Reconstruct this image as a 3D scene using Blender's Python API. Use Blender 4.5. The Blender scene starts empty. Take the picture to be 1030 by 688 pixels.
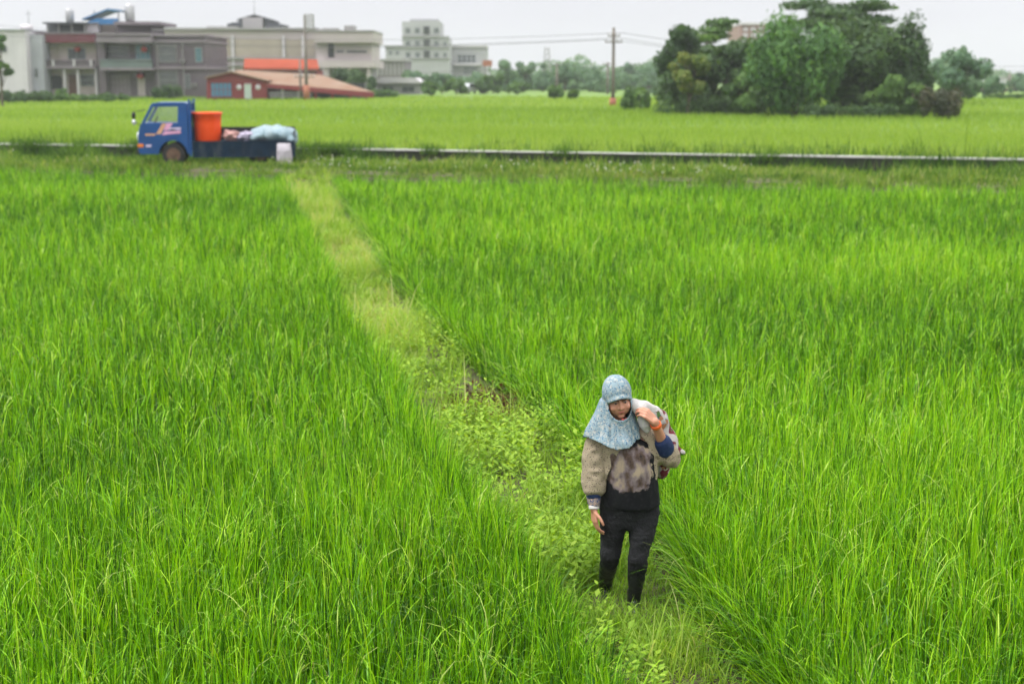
import bpy, math, random
import numpy as np
from mathutils import Vector, Matrix
R = math.radians
rng = np.random.default_rng(7)
random.seed(7)
sc = bpy.context.scene
col = sc.collection

# ------------------------------------------------------------------ camera
H, F = 3.45, 1430.0                      # eye height (m), focal length in photo pixels
PITCH = math.atan((344 - 80) / F)
CP, SP = math.cos(PITCH), math.sin(PITCH)
YW = 9.07                                # distance of the walking woman
cam = bpy.data.cameras.new("camera"); cam_o = bpy.data.objects.new("camera", cam); col.objects.link(cam_o)
cam.sensor_width = 36; cam.lens = 36 * F / 1030
cam.clip_end = 4000; cam.clip_start = 0.1
cam_o.location = (0, 0, H); cam_o.rotation_euler = (math.pi / 2 - PITCH, 0, 0)
cam.dof.use_dof = True; cam.dof.focus_distance = 9.35; cam.dof.aperture_fstop = 1.95
sc.camera = cam_o

# ------------------------------------------------------------------ overcast sky and a soft sun
SUN_EL, SUN_AZ = 60, 262
w = bpy.data.worlds.new("World"); sc.world = w; w.use_nodes = True
nt = w.node_tree; nd = nt.nodes; lk = nt.links
bg = nd["Background"]; bg.inputs["Strength"].default_value = 0.1
sky = nd.new("ShaderNodeTexSky"); sky.sky_type = 'NISHITA'; sky.sun_disc = False
sky.sun_elevation = R(SUN_EL); sky.sun_rotation = R(SUN_AZ); sky.dust_density = 4.0; sky.air_density = 1.0
hs = nd.new("ShaderNodeHueSaturation"); hs.inputs["Saturation"].default_value = 0.25
lk.new(sky.outputs[0], hs.inputs["Color"])
tc = nd.new("ShaderNodeTexCoord"); sx = nd.new("ShaderNodeSeparateXYZ"); lk.new(tc.outputs["Generated"], sx.inputs[0])
cr = nd.new("ShaderNodeValToRGB"); lk.new(sx.outputs["Z"], cr.inputs[0])   # cloud layer: brighter overhead than at the horizon
e = cr.color_ramp.elements
e[0].position = 0.0; e[0].color = (0.305, 0.306, 0.324, 1)
e[1].position = 0.75; e[1].color = (1.0, 1.0, 1.0, 1)
m_ = e.new(0.12); m_.color = (0.318, 0.320, 0.346, 1)
nz = nd.new("ShaderNodeTexNoise"); nz.inputs["Scale"].default_value = 2.2; nz.inputs["Detail"].default_value = 5
mp = nd.new("ShaderNodeMapping"); mp.inputs["Scale"].default_value = (1, 1, 3); lk.new(tc.outputs["Generated"], mp.inputs[0]); lk.new(mp.outputs[0], nz.inputs["Vector"])
mr = nd.new("ShaderNodeMapRange"); mr.inputs[1].default_value = .3; mr.inputs[2].default_value = .7; mr.inputs[3].default_value = 19.5; mr.inputs[4].default_value = 22.5
lk.new(nz.outputs[0], mr.inputs[0])
ml = nd.new("ShaderNodeVectorMath"); ml.operation = 'SCALE'; lk.new(cr.outputs[0], ml.inputs[0]); lk.new(mr.outputs[0], ml.inputs["Scale"])
mx = nd.new("ShaderNodeMix"); mx.data_type = 'RGBA'; mx.inputs["Factor"].default_value = 0.88
lk.new(hs.outputs[0], mx.inputs["A"]); lk.new(ml.outputs[0], mx.inputs["B"]); lk.new(mx.outputs["Result"], bg.inputs["Color"])
sun = bpy.data.lights.new("sun", 'SUN'); sun.energy = 1.8; sun.angle = R(12); sun.color = (1, .97, .955)
so = bpy.data.objects.new("sun", sun); col.objects.link(so); so.rotation_euler = (R(90 - SUN_EL), 0, R(180 - SUN_AZ)); so.location = (0, 0, 40)
sc.view_settings.view_transform = 'Standard'; sc.view_settings.look = 'None'; sc.view_settings.gamma = 1
sc.view_settings.exposure = 0.5
cy = sc.cycles
cy.max_bounces = 6; cy.diffuse_bounces = 1; cy.glossy_bounces = 2; cy.transmission_bounces = 4; cy.transparent_max_bounces = 8; cy.volume_bounces = 1
cy.use_denoising = True; cy.caustics_reflective = False; cy.caustics_refractive = False
cy.use_adaptive_sampling = True; cy.adaptive_threshold = 0.015

# ------------------------------------------------------------------ helpers
def at(px, py, Y):
    """world point seen at photo pixel (px,py) on the vertical plane y=Y"""
    dx = (px - 515) / F; dy = (344 - py) / F
    d = Vector((dx, CP + dy * SP, -SP + dy * CP)); s = Y / d.y
    return Vector((d.x * s, Y, H + d.z * s))
def atz(px, py, z):
    dx = (px - 515) / F; dy = (344 - py) / F
    d = Vector((dx, CP + dy * SP, -SP + dy * CP)); s = (z - H) / d.z
    return Vector((d.x * s, d.y * s, z))
def rect(px0, py0, px1, py1, Y):
    Zc = Y * CP + (H - 5) * SP
    return ((px0 - 515) / F * Zc, (px1 - 515) / F * Zc, at(515, py1, Y).z, at(515, py0, Y).z)

def tag(o, label=None, cat=None, group=None, kind=None):
    if label: o['label'] = label
    if cat: o['category'] = cat
    if group: o['group'] = group
    if kind: o['kind'] = kind
    return o
def empty(name, loc=(0, 0, 0), rz=0):
    o = bpy.data.objects.new(name, None); col.objects.link(o); o.location = loc; o.rotation_euler = (0, 0, rz); o.empty_display_size = .2
    return o
def root_of(o):
    while o.parent: o = o.parent
    return o
def link(name, me, m, parent=None, local=False):
    if m:
        for k in (m if isinstance(m, list) else [m]): me.materials.append(k)
    o = bpy.data.objects.new(name, me); col.objects.link(o)
    if parent:
        o.parent = parent
        if not local: me.transform(Matrix.Translation(-Vector(root_of(parent).location)))
    return o
def np_mesh(name, V, Q, attrs=None, smooth=True):
    V = np.asarray(V, dtype=np.float32).reshape(-1, 3); Q = np.asarray(Q, dtype=np.int32)
    k = Q.shape[1]
    me = bpy.data.meshes.new(name)
    me.vertices.add(len(V)); me.vertices.foreach_set("co", V.ravel())
    me.loops.add(Q.size); me.loops.foreach_set("vertex_index", Q.ravel())
    me.polygons.add(len(Q)); me.polygons.foreach_set("loop_start", np.arange(0, Q.size, k, dtype=np.int32))
    if smooth: me.polygons.foreach_set("use_smooth", np.ones(len(Q), dtype=bool))
    for a, v in (attrs or {}).items():
        at_ = me.attributes.new(a, 'FLOAT', 'POINT'); at_.data.foreach_set("value", np.asarray(v, dtype=np.float32).ravel())
    me.update(calc_edges=True); me.validate()
    return me

class MB:
    def __init__(s): s.v = []; s.f = []; s.mi = []; s.cur = 0
    def add(s, vs, fs):
        n = len(s.v); s.v += [tuple(v) for v in vs]; s.f += [tuple(i + n for i in f) for f in fs]; s.mi += [s.cur] * len(fs); return s
    def box(s, x0, x1, y0, y1, z0, z1, M=None):
        vs = [Vector((x, y, z)) for z in (z0, z1) for y in (y0, y1) for x in (x0, x1)]
        if M: vs = [M @ v for v in vs]
        return s.add(vs, [(0, 2, 3, 1), (4, 5, 7, 6), (0, 1, 5, 4), (2, 6, 7, 3), (0, 4, 6, 2), (1, 3, 7, 5)])
    def pbox(s, r, Y, depth):
        x0, x1, z0, z1 = r; return s.box(x0, x1, Y, Y + depth, z0, z1)
    def prism(s, pts, y0, y1, axis='y'):
        """profile (a,b) extruded along axis"""
        n = len(pts)
        if axis == 'y': A = [(a, y0, b) for a, b in pts]; B = [(a, y1, b) for a, b in pts]
        elif axis == 'x': A = [(y0, a, b) for a, b in pts]; B = [(y1, a, b) for a, b in pts]
        else: A = [(a, b, y0) for a, b in pts]; B = [(a, b, y1) for a, b in pts]
        return s.add(A + B, [tuple(range(n)), tuple(range(2 * n - 1, n - 1, -1))] + [(i, i + n, (i + 1) % n + n, (i + 1) % n) for i in range(n)])
    def tube(s, pts, rad, n=8, cap=True, flat=1.0):
        pts = [Vector(p) for p in pts]; m = len(pts)
        rad = rad if isinstance(rad, (list, tuple)) else [rad] * m
        up0 = None; vs = []
        for i, p in enumerate(pts):
            t = (pts[min(i + 1, m - 1)] - pts[max(i - 1, 0)]).normalized()
            if up0 is None: up0 = Vector((0, 0, 1)) if abs(t.z) < .9 else Vector((1, 0, 0))
            a = t.cross(up0).normalized(); b = a.cross(t).normalized(); up0 = b
            for k in range(n):
                th = 2 * math.pi * k / n
                vs.append(p + (a * math.cos(th) + b * math.sin(th) * flat) * rad[i])
        fs = [(i * n + k, i * n + (k + 1) % n, (i + 1) * n + (k + 1) % n, (i + 1) * n + k) for i in range(m - 1) for k in range(n)]
        if cap: fs += [tuple(range(n - 1, -1, -1)), tuple(range((m - 1) * n, m * n))]
        return s.add(vs, fs)
    def capsule(s, p0, r0, p1, r1, n=14):
        p0 = Vector(p0); p1 = Vector(p1); t = (p1 - p0).normalized()
        P = []; Rr = []
        for a in (-89, -60, -30): P.append(p0 + t * math.sin(R(a)) * r0); Rr.append(max(r0 * math.cos(R(a)), .0004))
        P += [p0, p1]; Rr += [r0, r1]
        for a in (30, 60, 89): P.append(p1 + t * math.sin(R(a)) * r1); Rr.append(max(r1 * math.cos(R(a)), .0004))
        return s.tube(P, Rr, n)
    def chain(s, pr, n=14):
        for (p, r), (q, t) in zip(pr, pr[1:]): s.capsule(p, r, q, t, n)
        return s
    def ell(s, c, r, M=None, nu=20, nv=12):
        vs = []; c = Vector(c)
        for j in range(nv + 1):
            ph = math.pi * (j / nv - .5); ph = max(min(ph, 1.5697), -1.5697)
            for i in range(nu):
                th = 2 * math.pi * i / nu
                v = Vector((r[0] * math.cos(ph) * math.cos(th), r[1] * math.cos(ph) * math.sin(th), r[2] * math.sin(ph)))
                vs.append((M @ v if M else v) + c)
        fs = [(j * nu + i, j * nu + (i + 1) % nu, (j + 1) * nu + (i + 1) % nu, (j + 1) * nu + i) for j in range(nv) for i in range(nu)]
        fs += [tuple(range(nu - 1, -1, -1)), tuple(range(nv * nu, nv * nu + nu))]
        return s.add(vs, fs)
    def loft(s, rings, n=28, power=2.0):
        """rings: (centre, rx, ry) horizontal super-ellipses from bottom to top"""
        vs = []
        for c, rx, ry in rings:
            for k in range(n):
                th = 2 * math.pi * k / n; ct, st = math.cos(th), math.sin(th)
                vs.append((c[0] + rx * math.copysign(abs(ct) ** (2 / power), ct), c[1] + ry * math.copysign(abs(st) ** (2 / power), st), c[2]))
        m = len(rings)
        fs = [(i * n + k, i * n + (k + 1) % n, (i + 1) * n + (k + 1) % n, (i + 1) * n + k) for i in range(m - 1) for k in range(n)]
        fs += [tuple(range(n - 1, -1, -1)), tuple(range((m - 1) * n, m * n))]
        return s.add(vs, fs)
    def lathe(s, prof, n=24, c=(0, 0, 0)):
        return s.loft([((c[0], c[1], c[2] + z), r, r) for r, z in prof], n)
    def mesh(s, name, smooth=False):
        me = bpy.data.meshes.new(name); me.from_pydata(s.v, [], s.f); me.polygons.foreach_set("material_index", s.mi)
        if smooth: me.polygons.foreach_set("use_smooth", [True] * len(me.polygons))
        me.update(); return me
    def build(s, name, m, parent=None, smooth=False, local=False, bevel=0):
        o = link(name, s.mesh(name, smooth), m, parent, local)
        if bevel:
            b = o.modifiers.new("bevel", 'BEVEL'); b.width = bevel; b.segments = 2; b.limit_method = 'ANGLE'
        return o

def remesh(mb, voxel, smooth=4, fac=.5):
    me = mb.mesh("tmp"); o = bpy.data.objects.new("tmp", me); col.objects.link(o)
    a = o.modifiers.new("r", 'REMESH'); a.mode = 'VOXEL'; a.voxel_size = voxel; a.use_smooth_shade = True
    if smooth:
        b = o.modifiers.new("s", 'SMOOTH'); b.factor = fac; b.iterations = smooth
    dg = bpy.context.evaluated_depsgraph_get(); dg.update()
    out = bpy.data.meshes.new_from_object(o.evaluated_get(dg))
    bpy.data.objects.remove(o); bpy.data.meshes.remove(me)
    return out
def mesh_np(me):
    v = np.empty(len(me.vertices) * 3, dtype=np.float32); me.vertices.foreach_get("co", v); return v.reshape(-1, 3)
def set_np(me, v): me.vertices.foreach_set("co", np.asarray(v, dtype=np.float32).ravel()); me.update()

# smooth value noise for layout (numpy)
_perm = rng.random((64, 64, 64)).astype(np.float32)
def vnoise(x, y, z=0.0):
    x = np.asarray(x, dtype=np.float64); y = np.asarray(y, dtype=np.float64); z = np.asarray(z, dtype=np.float64) + 0 * x
    xi = np.floor(x).astype(int); yi = np.floor(y).astype(int); zi = np.floor(z).astype(int)
    fx = x - xi; fy = y - yi; fz = z - zi
    fx = fx * fx * (3 - 2 * fx); fy = fy * fy * (3 - 2 * fy); fz = fz * fz * (3 - 2 * fz)
    g = lambda a, b, c: _perm[a % 64, b % 64, c % 64]
    def l2(c): 
        return (g(xi, yi, c) * (1 - fx) + g(xi + 1, yi, c) * fx) * (1 - fy) + (g(xi, yi + 1, c) * (1 - fx) + g(xi + 1, yi + 1, c) * fx) * fy
    return (l2(zi) * (1 - fz) + l2(zi + 1) * fz) * 2 - 1

# ------------------------------------------------------------------ materials
def new_mat(name):
    m = bpy.data.materials.new(name); m.use_nodes = True
    t = m.node_tree; return m, t.nodes, t.links, t.nodes["Principled BSDF"]
def mat(name, c, rough=.7, var=.18, scale=3.0, bump=0.0, bscale=None, metal=0, spec=.35, c2=None, stain=0.0, sc_c=(.08, .06, .04)):
    m, N, L, b = new_mat(name)
    tc = N.new("ShaderNodeTexCoord")
    n1 = N.new("ShaderNodeTexNoise"); n1.inputs["Scale"].default_value = scale; n1.inputs["Detail"].default_value = 6; n1.inputs["Roughness"].default_value = .62
    L.new(tc.outputs["Object"], n1.inputs["Vector"])
    r = N.new("ShaderNodeValToRGB"); L.new(n1.outputs[0], r.inputs[0])
    r.color_ramp.elements[0].position = .3; r.color_ramp.elements[1].position = .7
    lo = c2 or tuple(x * (1 - var) for x in c)
    r.color_ramp.elements[0].color = (*lo, 1); r.color_ramp.elements[1].color = (*(tuple(min(x * (1 + var), 1) for x in c) if not c2 else c), 1)
    out = r.outputs[0]
    if stain:
        n2 = N.new("ShaderNodeTexNoise"); n2.inputs["Scale"].default_value = scale * .45; n2.inputs["Detail"].default_value = 8; n2.inputs["Roughness"].default_value = .7
        mp = N.new("ShaderNodeMapping"); mp.inputs["Scale"].default_value = (1.6, 1.6, .45); mp.inputs["Location"].default_value = (3, 7, 1)
        L.new(tc.outputs["Object"], mp.inputs[0]); L.new(mp.outputs[0], n2.inputs["Vector"])
        r2 = N.new("ShaderNodeValToRGB"); r2.color_ramp.elements[0].position = .52; r2.color_ramp.elements[1].position = .72; r2.color_ramp.elements[1].color = (stain,) * 3 + (1,)
        r2.color_ramp.elements[0].color = (0, 0, 0, 1); L.new(n2.outputs[0], r2.inputs[0])
        mx = N.new("ShaderNodeMix"); mx.data_type = 'RGBA'; L.new(r2.outputs[0], mx.inputs["Factor"]); L.new(out, mx.inputs["A"]); mx.inputs["B"].default_value = (*sc_c, 1)
        out = mx.outputs["Result"]
    L.new(out, b.inputs["Base Color"])
    b.inputs["Roughness"].default_value = rough; b.inputs["Metallic"].default_value = metal; b.inputs["Specular IOR Level"].default_value = spec
    if bump:
        n3 = N.new("ShaderNodeTexNoise"); n3.inputs["Scale"].default_value = bscale or scale * 6; n3.inputs["Detail"].default_value = 5
        L.new(tc.outputs["Object"], n3.inputs["Vector"])
        bp = N.new("ShaderNodeBump"); bp.inputs["Strength"].default_value = bump; bp.inputs["Distance"].default_value = .02
        L.new(n3.outputs[0], bp.inputs["Height"]); L.new(bp.outputs[0], b.inputs["Normal"])
    return m
def leaf_mat(name, stops, trans=.42, rough=.5, spec=.3, tboost=1.5, patch=None):
    """stops: list of (pos, colour) chosen by the per-leaf 'tint' value"""
    m, N, L, b = new_mat(name)
    a = N.new("ShaderNodeAttribute"); a.attribute_name = "tint"
    r = N.new("ShaderNodeValToRGB"); L.new(a.outputs["Fac"], r.inputs[0])
    el = r.color_ramp.elements; el[0].position, c0 = stops[0]; el[0].color = (*c0, 1); el[1].position, c1 = stops[-1]; el[1].color = (*c1, 1)
    for p, c in stops[1:-1]:
        k = el.new(p); k.color = (*c, 1)
    L.new(r.outputs[0], b.inputs["Base Color"]); b.inputs["Roughness"].default_value = rough; b.inputs["Specular IOR Level"].default_value = spec
    t = N.new("ShaderNodeBsdfTranslucent"); g = N.new("ShaderNodeMix"); g.data_type = 'RGBA'; g.blend_type = 'MULTIPLY'; g.inputs["Factor"].default_value = 1
    L.new(r.outputs[0], g.inputs["A"]); g.inputs["B"].default_value = (tboost * 1.1, tboost, tboost * .5, 1)
    L.new(g.outputs["Result"], t.inputs[0])
    mx = N.new("ShaderNodeMixShader"); mx.inputs[0].default_value = trans
    L.new(b.outputs[0], mx.inputs[1]); L.new(t.outputs[0], mx.inputs[2]); L.new(mx.outputs[0], N["Material Output"].inputs[0])
    return m
def glass_mat(name, tint=(.75, .85, .85), a=.82):
    m, N, L, b = new_mat(name)
    t = N.new("ShaderNodeBsdfTransparent"); t.inputs[0].default_value = (*tint, 1)
    g = N.new("ShaderNodeBsdfGlossy"); g.inputs["Roughness"].default_value = .05
    mx = N.new("ShaderNodeMixShader"); mx.inputs[0].default_value = 1 - a
    L.new(t.outputs[0], mx.inputs[1]); L.new(g.outputs[0], mx.inputs[2]); L.new(mx.outputs[0], N["Material Output"].inputs[0])
    return m

# ------------------------------------------------------------------ blade fields (rice, grass, weeds)
def blades(base, az, L, a0, k, wd, S, tint, p=1.6, twist=None):
    N = len(base); t = np.linspace(0, 1, S + 1)
    tm = (t[1:] + t[:-1]) / 2
    ang = a0[:, None] + k[:, None] * tm[None, :] ** (p[:, None] if isinstance(p, np.ndarray) else p)
    dl = (L / S)[:, None]
    hr = np.concatenate([np.zeros((N, 1)), np.cumsum(np.sin(ang) * dl, 1)], 1); hz = np.concatenate([np.zeros((N, 1)), np.cumsum(np.cos(ang) * dl, 1)], 1)
    ca, sa = np.cos(az)[:, None], np.sin(az)[:, None]
    C = np.stack([base[:, 0:1] + hr * ca, base[:, 1:2] + hr * sa, base[:, 2:3] + hz], -1)
    tw = (az + math.pi / 2 + (twist if twist is not None else rng.normal(0, .5, N)))
    side = np.stack([np.cos(tw), np.sin(tw), np.zeros(N)], -1)
    prof = np.minimum(1, .55 + 2 * t) * np.maximum(1 - t ** 2.2, .04)
    off = side[:, None, :] * (wd[:, None] * prof[None, :] / 2)[:, :, None]
    V = np.stack([C - off, C + off], 2).reshape(-1, 3)
    i0 = (np.arange(N) * (S + 1) * 2)[:, None] + (np.arange(S) * 2)[None, :]
    Q = np.stack([i0, i0 + 1, i0 + 3, i0 + 2], -1).reshape(-1, 4)
    T = np.repeat(tint, (S + 1) * 2)
    return V, Q, T
def join(parts):
    V = []; Q = []; T = []; n = 0
    for v, q, t in parts:
        V.append(v); Q.append(q + n); T.append(t); n += len(v)
    return np.concatenate(V), np.concatenate(Q), np.concatenate(T)
def leaves(C, nrm, axis, ln, wd, tint, fold=.18):
    """diamond leaves, two folded halves: centre C, normal nrm, long axis"""
    nrm = nrm / np.linalg.norm(nrm, axis=1, keepdims=True)
    ax = axis - nrm * np.sum(axis * nrm, 1, keepdims=True); ax /= np.linalg.norm(ax, axis=1, keepdims=True) + 1e-9
    sd = np.cross(nrm, ax)
    l = ln[:, None] / 2; w_ = wd[:, None] / 2
    V = np.stack([C - ax * l, C + sd * w_ + nrm * w_ * fold, C + ax * l, C - sd * w_ + nrm * w_ * fold], 1).reshape(-1, 3)
    Q = np.arange(len(C) * 4).reshape(-1, 4)
    return V, Q, np.repeat(tint, 4)
# ================================================================== TERRAIN
TH = R(-17)                                           # the road, ditch and wall run along this line
UX, UY = math.cos(TH), math.sin(TH)                   # along
NX, NY = -UY, UX                                      # across (away from the camera)
def ud(u, d, z): return (u * UX + d * NX, u * UY + d * NY, z)
def dcoord(x, y): return x * NX + y * NY
D_EDGE, D_WALL, Z_PAD, Z_ROAD, Z_FAR = 43.4, 49.8, -.15, .46, .85
def zfar(d): return Z_FAR + .55 * np.clip((d - 50) / 115, 0, 1)
m_soil = mat("wet_soil", (.05, .04, .022), .8, .5, 2.0, .6, 12, c2=(.02, .022, .01))
m_path = mat("path_soil", (.085, .062, .035), .9, .4, 4.0, .8, 25, c2=(.06, .07, .022))
m_far = mat("far_field_soil", (.14, .23, .03), .9, .25, .12, .0, c2=(.085, .16, .022))
m_conc = mat("concrete", (.52, .51, .48), .85, .2, 1.2, .5, 20, stain=.5, sc_c=(.16, .15, .12))
m_mossy = mat("mossy_shaded_concrete", (.05, .055, .035), .9, .5, 1.5, .6, 10, c2=(.018, .026, .012))  # dark from moss and from ditch shade painted into the colour
m_mud = mat("muddy_road", (.12, .10, .065), .9, .35, .8, .6, 9, c2=(.06, .06, .03))

rows = [-30, -10, 0, 6, 12, 20, 30, 38, 42.6, 43.1, 43.5, 44.0, 47.4, 47.7, 48.2, 49.74, 49.78, 52, 58, 70, 90, 115, 140, 165, 220, 320, 500, 900, 1800]
def zrow(d):
    if d < 42.8: return Z_PAD
    if d < 43.3: return Z_PAD + .2
    if d < 47.5: return Z_ROAD - (.08 if d < 43.7 else 0)
    if d < 47.8: return .15
    if d < 49.76: return -.3
    return float(zfar(d))
us = [-1600, -900, -500, -300, -200] + list(range(-150, 151, 6)) + [200, 300, 500, 900, 1600]
V = [ud(u, d, zrow(d)) for d in rows for u in us]; nu = len(us)
Q = [(j * nu + i, j * nu + i + 1, (j + 1) * nu + i + 1, (j + 1) * nu + i) for j in range(len(rows) - 1) for i in range(nu - 1)]
me = np_mesh("ground", V, Q, smooth=False); me.materials.append(m_soil); me.materials.append(m_mud); me.materials.append(m_far)
nq = nu - 1
mi = np.zeros(len(Q), dtype=np.int32)
for j in range(len(rows) - 1):
    if 43 < rows[j] < 47.3: mi[j * nq:(j + 1) * nq] = 1
    if rows[j] > 49.77: mi[j * nq:(j + 1) * nq] = 2
me.polygons.foreach_set("material_index", mi)
g = bpy.data.objects.new("ground", me); col.objects.link(g); tag(g, "flat ground under the rice paddies reaching to the horizon", "ground", kind="structure")

# ditch water
m_water, N_, L_, b_ = new_mat("ditch_water"); b_.inputs["Base Color"].default_value = (.035, .035, .025, 1); b_.inputs["Roughness"].default_value = .08
n_ = N_.new("ShaderNodeTexNoise"); n_.inputs["Scale"].default_value = 3; bp_ = N_.new("ShaderNodeBump"); bp_.inputs["Strength"].default_value = .15
L_.new(n_.outputs[0], bp_.inputs["Height"]); L_.new(bp_.outputs[0], b_.inputs["Normal"])
mb = MB(); mb.add([ud(-150, 47.8, -.1), ud(150, 47.8, -.1), ud(150, 49.7, -.1), ud(-150, 49.7, -.1)], [(0, 1, 2, 3)])
o = mb.build("water", m_water); tag(o, "dark water in the irrigation ditch below the concrete wall", "water", kind="structure")

# concrete canal wall with pale coping, mossy face with the ditch's shade in its colour
root = empty("canal_wall", ud(-5, D_WALL, 0)); tag(root, "long mossy shade-toned concrete ditch wall with a pale coping across the fields", "wall")
def strip(mb, u0, u1, d0, d1, z0, z1):
    P = [ud(u0, d0, z0), ud(u1, d0, z0), ud(u1, d1, z0), ud(u0, d1, z0), ud(u0, d0, z1), ud(u1, d0, z1), ud(u1, d1, z1), ud(u0, d1, z1)]
    mb.add(P, [(0, 3, 2, 1), (4, 5, 6, 7), (0, 1, 5, 4), (1, 2, 6, 5), (2, 3, 7, 6), (3, 0, 4, 7)])
mb = MB()
u = -150
while u < 150: strip(mb, u, u + 3.97, D_WALL - .05, D_WALL + .13, -.4, .836); u += 4
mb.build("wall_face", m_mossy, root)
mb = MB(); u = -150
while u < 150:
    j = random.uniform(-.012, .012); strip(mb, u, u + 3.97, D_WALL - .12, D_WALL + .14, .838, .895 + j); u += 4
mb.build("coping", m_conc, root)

# ------------------------------------------------------------------ the ridge path between the two paddies
PL = [(700, 760), (640, 700), (590, 640), (560, 590), (520, 540), (468, 480), (432, 430), (400, 380), (362, 330), (338, 290), (320, 250), (300, 210), (286, 176)]
PR = [(815, 760), (755, 690), (714, 645), (690, 605), (668, 560), (622, 505), (588, 470), (534, 425), (503, 395), (469, 365), (423, 325), (392, 285), (373, 250), (346, 210), (328, 180)]
wl = [atz(x, y, .28) for x, y in PL]; wr = [atz(x, y, .0) for x, y in PR]
yl = np.array([p.y for p in wl]); xl = np.array([p.x for p in wl]); yr = np.array([p.y for p in wr]); xr = np.array([p.x for p in wr])
def XL(y): return np.interp(y, yl, xl)
def XR(y): return np.interp(y, yr, xr)
ys = np.arange(2.0, 44.6, .25); V = []; K = 9
for y in ys:
    a, b = float(XL(y)), float(XR(y))
    a -= .02; b += .02
    for k in range(K):
        t = (k / (K - 1)); x = a - .28 + (b - a + .56) * t
        e_ = min(1, min(t, 1 - t) * 4.2); z = Z_PAD - .03 + (.15 + .03) * (e_ * e_ * (3 - 2 * e_)) + .025 * float(vnoise(x * 3, y * 3)) * e_
        if y > 42: z += (Z_ROAD - .02) * min(1, (y - 42) / 2.5) * e_
        V.append((x, y, z))
Q = [(j * K + i, j * K + i + 1, (j + 1) * K + i + 1, (j + 1) * K + i) for j in range(len(ys) - 1) for i in range(K - 1)]
me = np_mesh("path", V, Q); me.materials.append(m_path); o = bpy.data.objects.new("path", me); col.objects.link(o)
tag(o, "narrow earth ridge path between two rice paddies", "path", kind="structure")

# ================================================================== RICE
m_rice = leaf_mat("rice_leaf", [(0, (.012, .055, .002)), (.3, (.045, .155, .003)), (.65, (.175, .43, .003)), (.93, (.35, .60, .008)), (1, (.40, .50, .12))], .24, .36, .22, 1.4)
def field(x0f, x1f, y0, y1, step, per, S, wsc, hscale=1.0, side=0):
    Y = np.arange(y0, y1, step); pts = []
    for y in Y:
        a, b = x0f(y), x1f(y)
        if b <= a: continue
        x = np.arange(a, b, step); pts.append(np.stack([x, np.full(len(x), y)], 1))
    P = np.concatenate(pts); P += rng.normal(0, step * .22, P.shape)
    ye = np.arange(y0, y1, step * .6)
    for off in (.05, .2):                              # planted rows right along the ridge
        P = np.concatenate([P, np.stack([(XL(ye) - .06 - off) if side < 0 else (XR(ye) + .09 + off), ye], 1) + rng.normal(0, .02, (len(ye), 2))])
    P = P[(dcoord(P[:, 0], P[:, 1]) < D_EDGE - .55)]
    if side < 0: P = P[P[:, 0] < XL(P[:, 1]) - .05]
    if side > 0: P = P[P[:, 0] > XR(P[:, 1]) + .08]
    hh = vnoise(P[:, 0] / 1.1, P[:, 1] / 1.1) * .09 + vnoise(P[:, 0] / 4 + 9, P[:, 1] / 2.6) * .11 + vnoise(P[:, 0] / 13 + 31, P[:, 1] / 5 + 5) * .10
    hh += rng.normal(0, .075, len(P))
    P = np.repeat(P, per, 0); hh = np.repeat(hh, per)
    N = len(P)
    az = rng.uniform(0, 2 * math.pi, N)
    base = np.stack([P[:, 0] + np.cos(az) * .035 + rng.normal(0, .025, N), P[:, 1] + np.sin(az) * .035 + rng.normal(0, .025, N), np.full(N, Z_PAD)], 1)
    big = rng.random(N)
    L = (.60 + rng.normal(0, .07, N)) * (1 + hh) * hscale
    a0 = np.abs(rng.normal(.075, .065, N)); k = np.abs(rng.normal(.22, .18, N)) + .02; pw = np.full(N, 1.8)
    arch = big > .68
    k[arch] = rng.uniform(1.3, 3.0, arch.sum()); pw[arch] = rng.uniform(1.9, 4.5, arch.sum()); L[arch] *= rng.uniform(.92, 1.1, arch.sum())
    if side > 0:                                       # edge plants flop over the path
        ed = np.clip(1 - (P[:, 0] - XR(P[:, 1])) / .55, 0, 1)
        flop = rng.random(N) < ed * np.where(P[:, 1] > 10.5, .38, .75)
        az = np.where(flop, math.pi + rng.normal(.35, .55, N), az); a0 = np.where(flop, rng.uniform(.12, .6, N), a0); k = np.where(flop, rng.uniform(.5, 1.7, N), k); L = np.where(flop, L * 1.06, L)
    if side < 0:
        ed = np.clip(1 - (XL(P[:, 1]) - P[:, 0]) / .4, 0, 1); flop = rng.random(N) < ed * .18
        az = np.where(flop, rng.normal(-.3, .6, N), az); a0 = np.where(flop, rng.uniform(.08, .4, N), a0); k = np.where(flop, rng.uniform(.3, 1.3, N), k)
    # a light breeze leans everything the same way
    a0 = a0 + .05 * np.cos(az - .4)
    wd = rng.uniform(.009, .0155, N) * wsc
    tint = np.clip(.44 + rng.normal(0, .27, N) + hh * .6 + vnoise(P[:, 0] / 6, P[:, 1] / 6, 3.3) * .10, 0, .95)
    tint[arch] = np.clip(tint[arch] + .15, 0, .97); pale = arch & (rng.random(N) < .06); tint[pale] = 1
    return blades(base, az, L, np.maximum(a0, .01), k, wd, S, tint, pw)
def rice(name, label, side):
    lo = (lambda y: -.42 * y - 2.2) if side < 0 else (lambda y: float(XR(y)))
    hi = (lambda y: float(XL(y))) if side < 0 else (lambda y: .42 * y + 2.2)
    parts = [field(lo, hi, 4.6, 12.5, .185, 33, 7, .95, 1, side), field(lo, hi, 12.5, 25, .24, 23, 5, 1.2, 1, side), field(lo, hi, 25, 58, .34, 20, 3, 1.9, 1, side)]
    V, Q, T = join(parts)
    me = np_mesh(name, V, Q, {"tint": T}); me.materials.append(m_rice)
    o = bpy.data.objects.new(name, me); col.objects.link(o); tag(o, label, "rice crop", kind="stuff"); return o
rice("rice_field", "young green rice filling the paddy left of the ridge path", -1)
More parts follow.
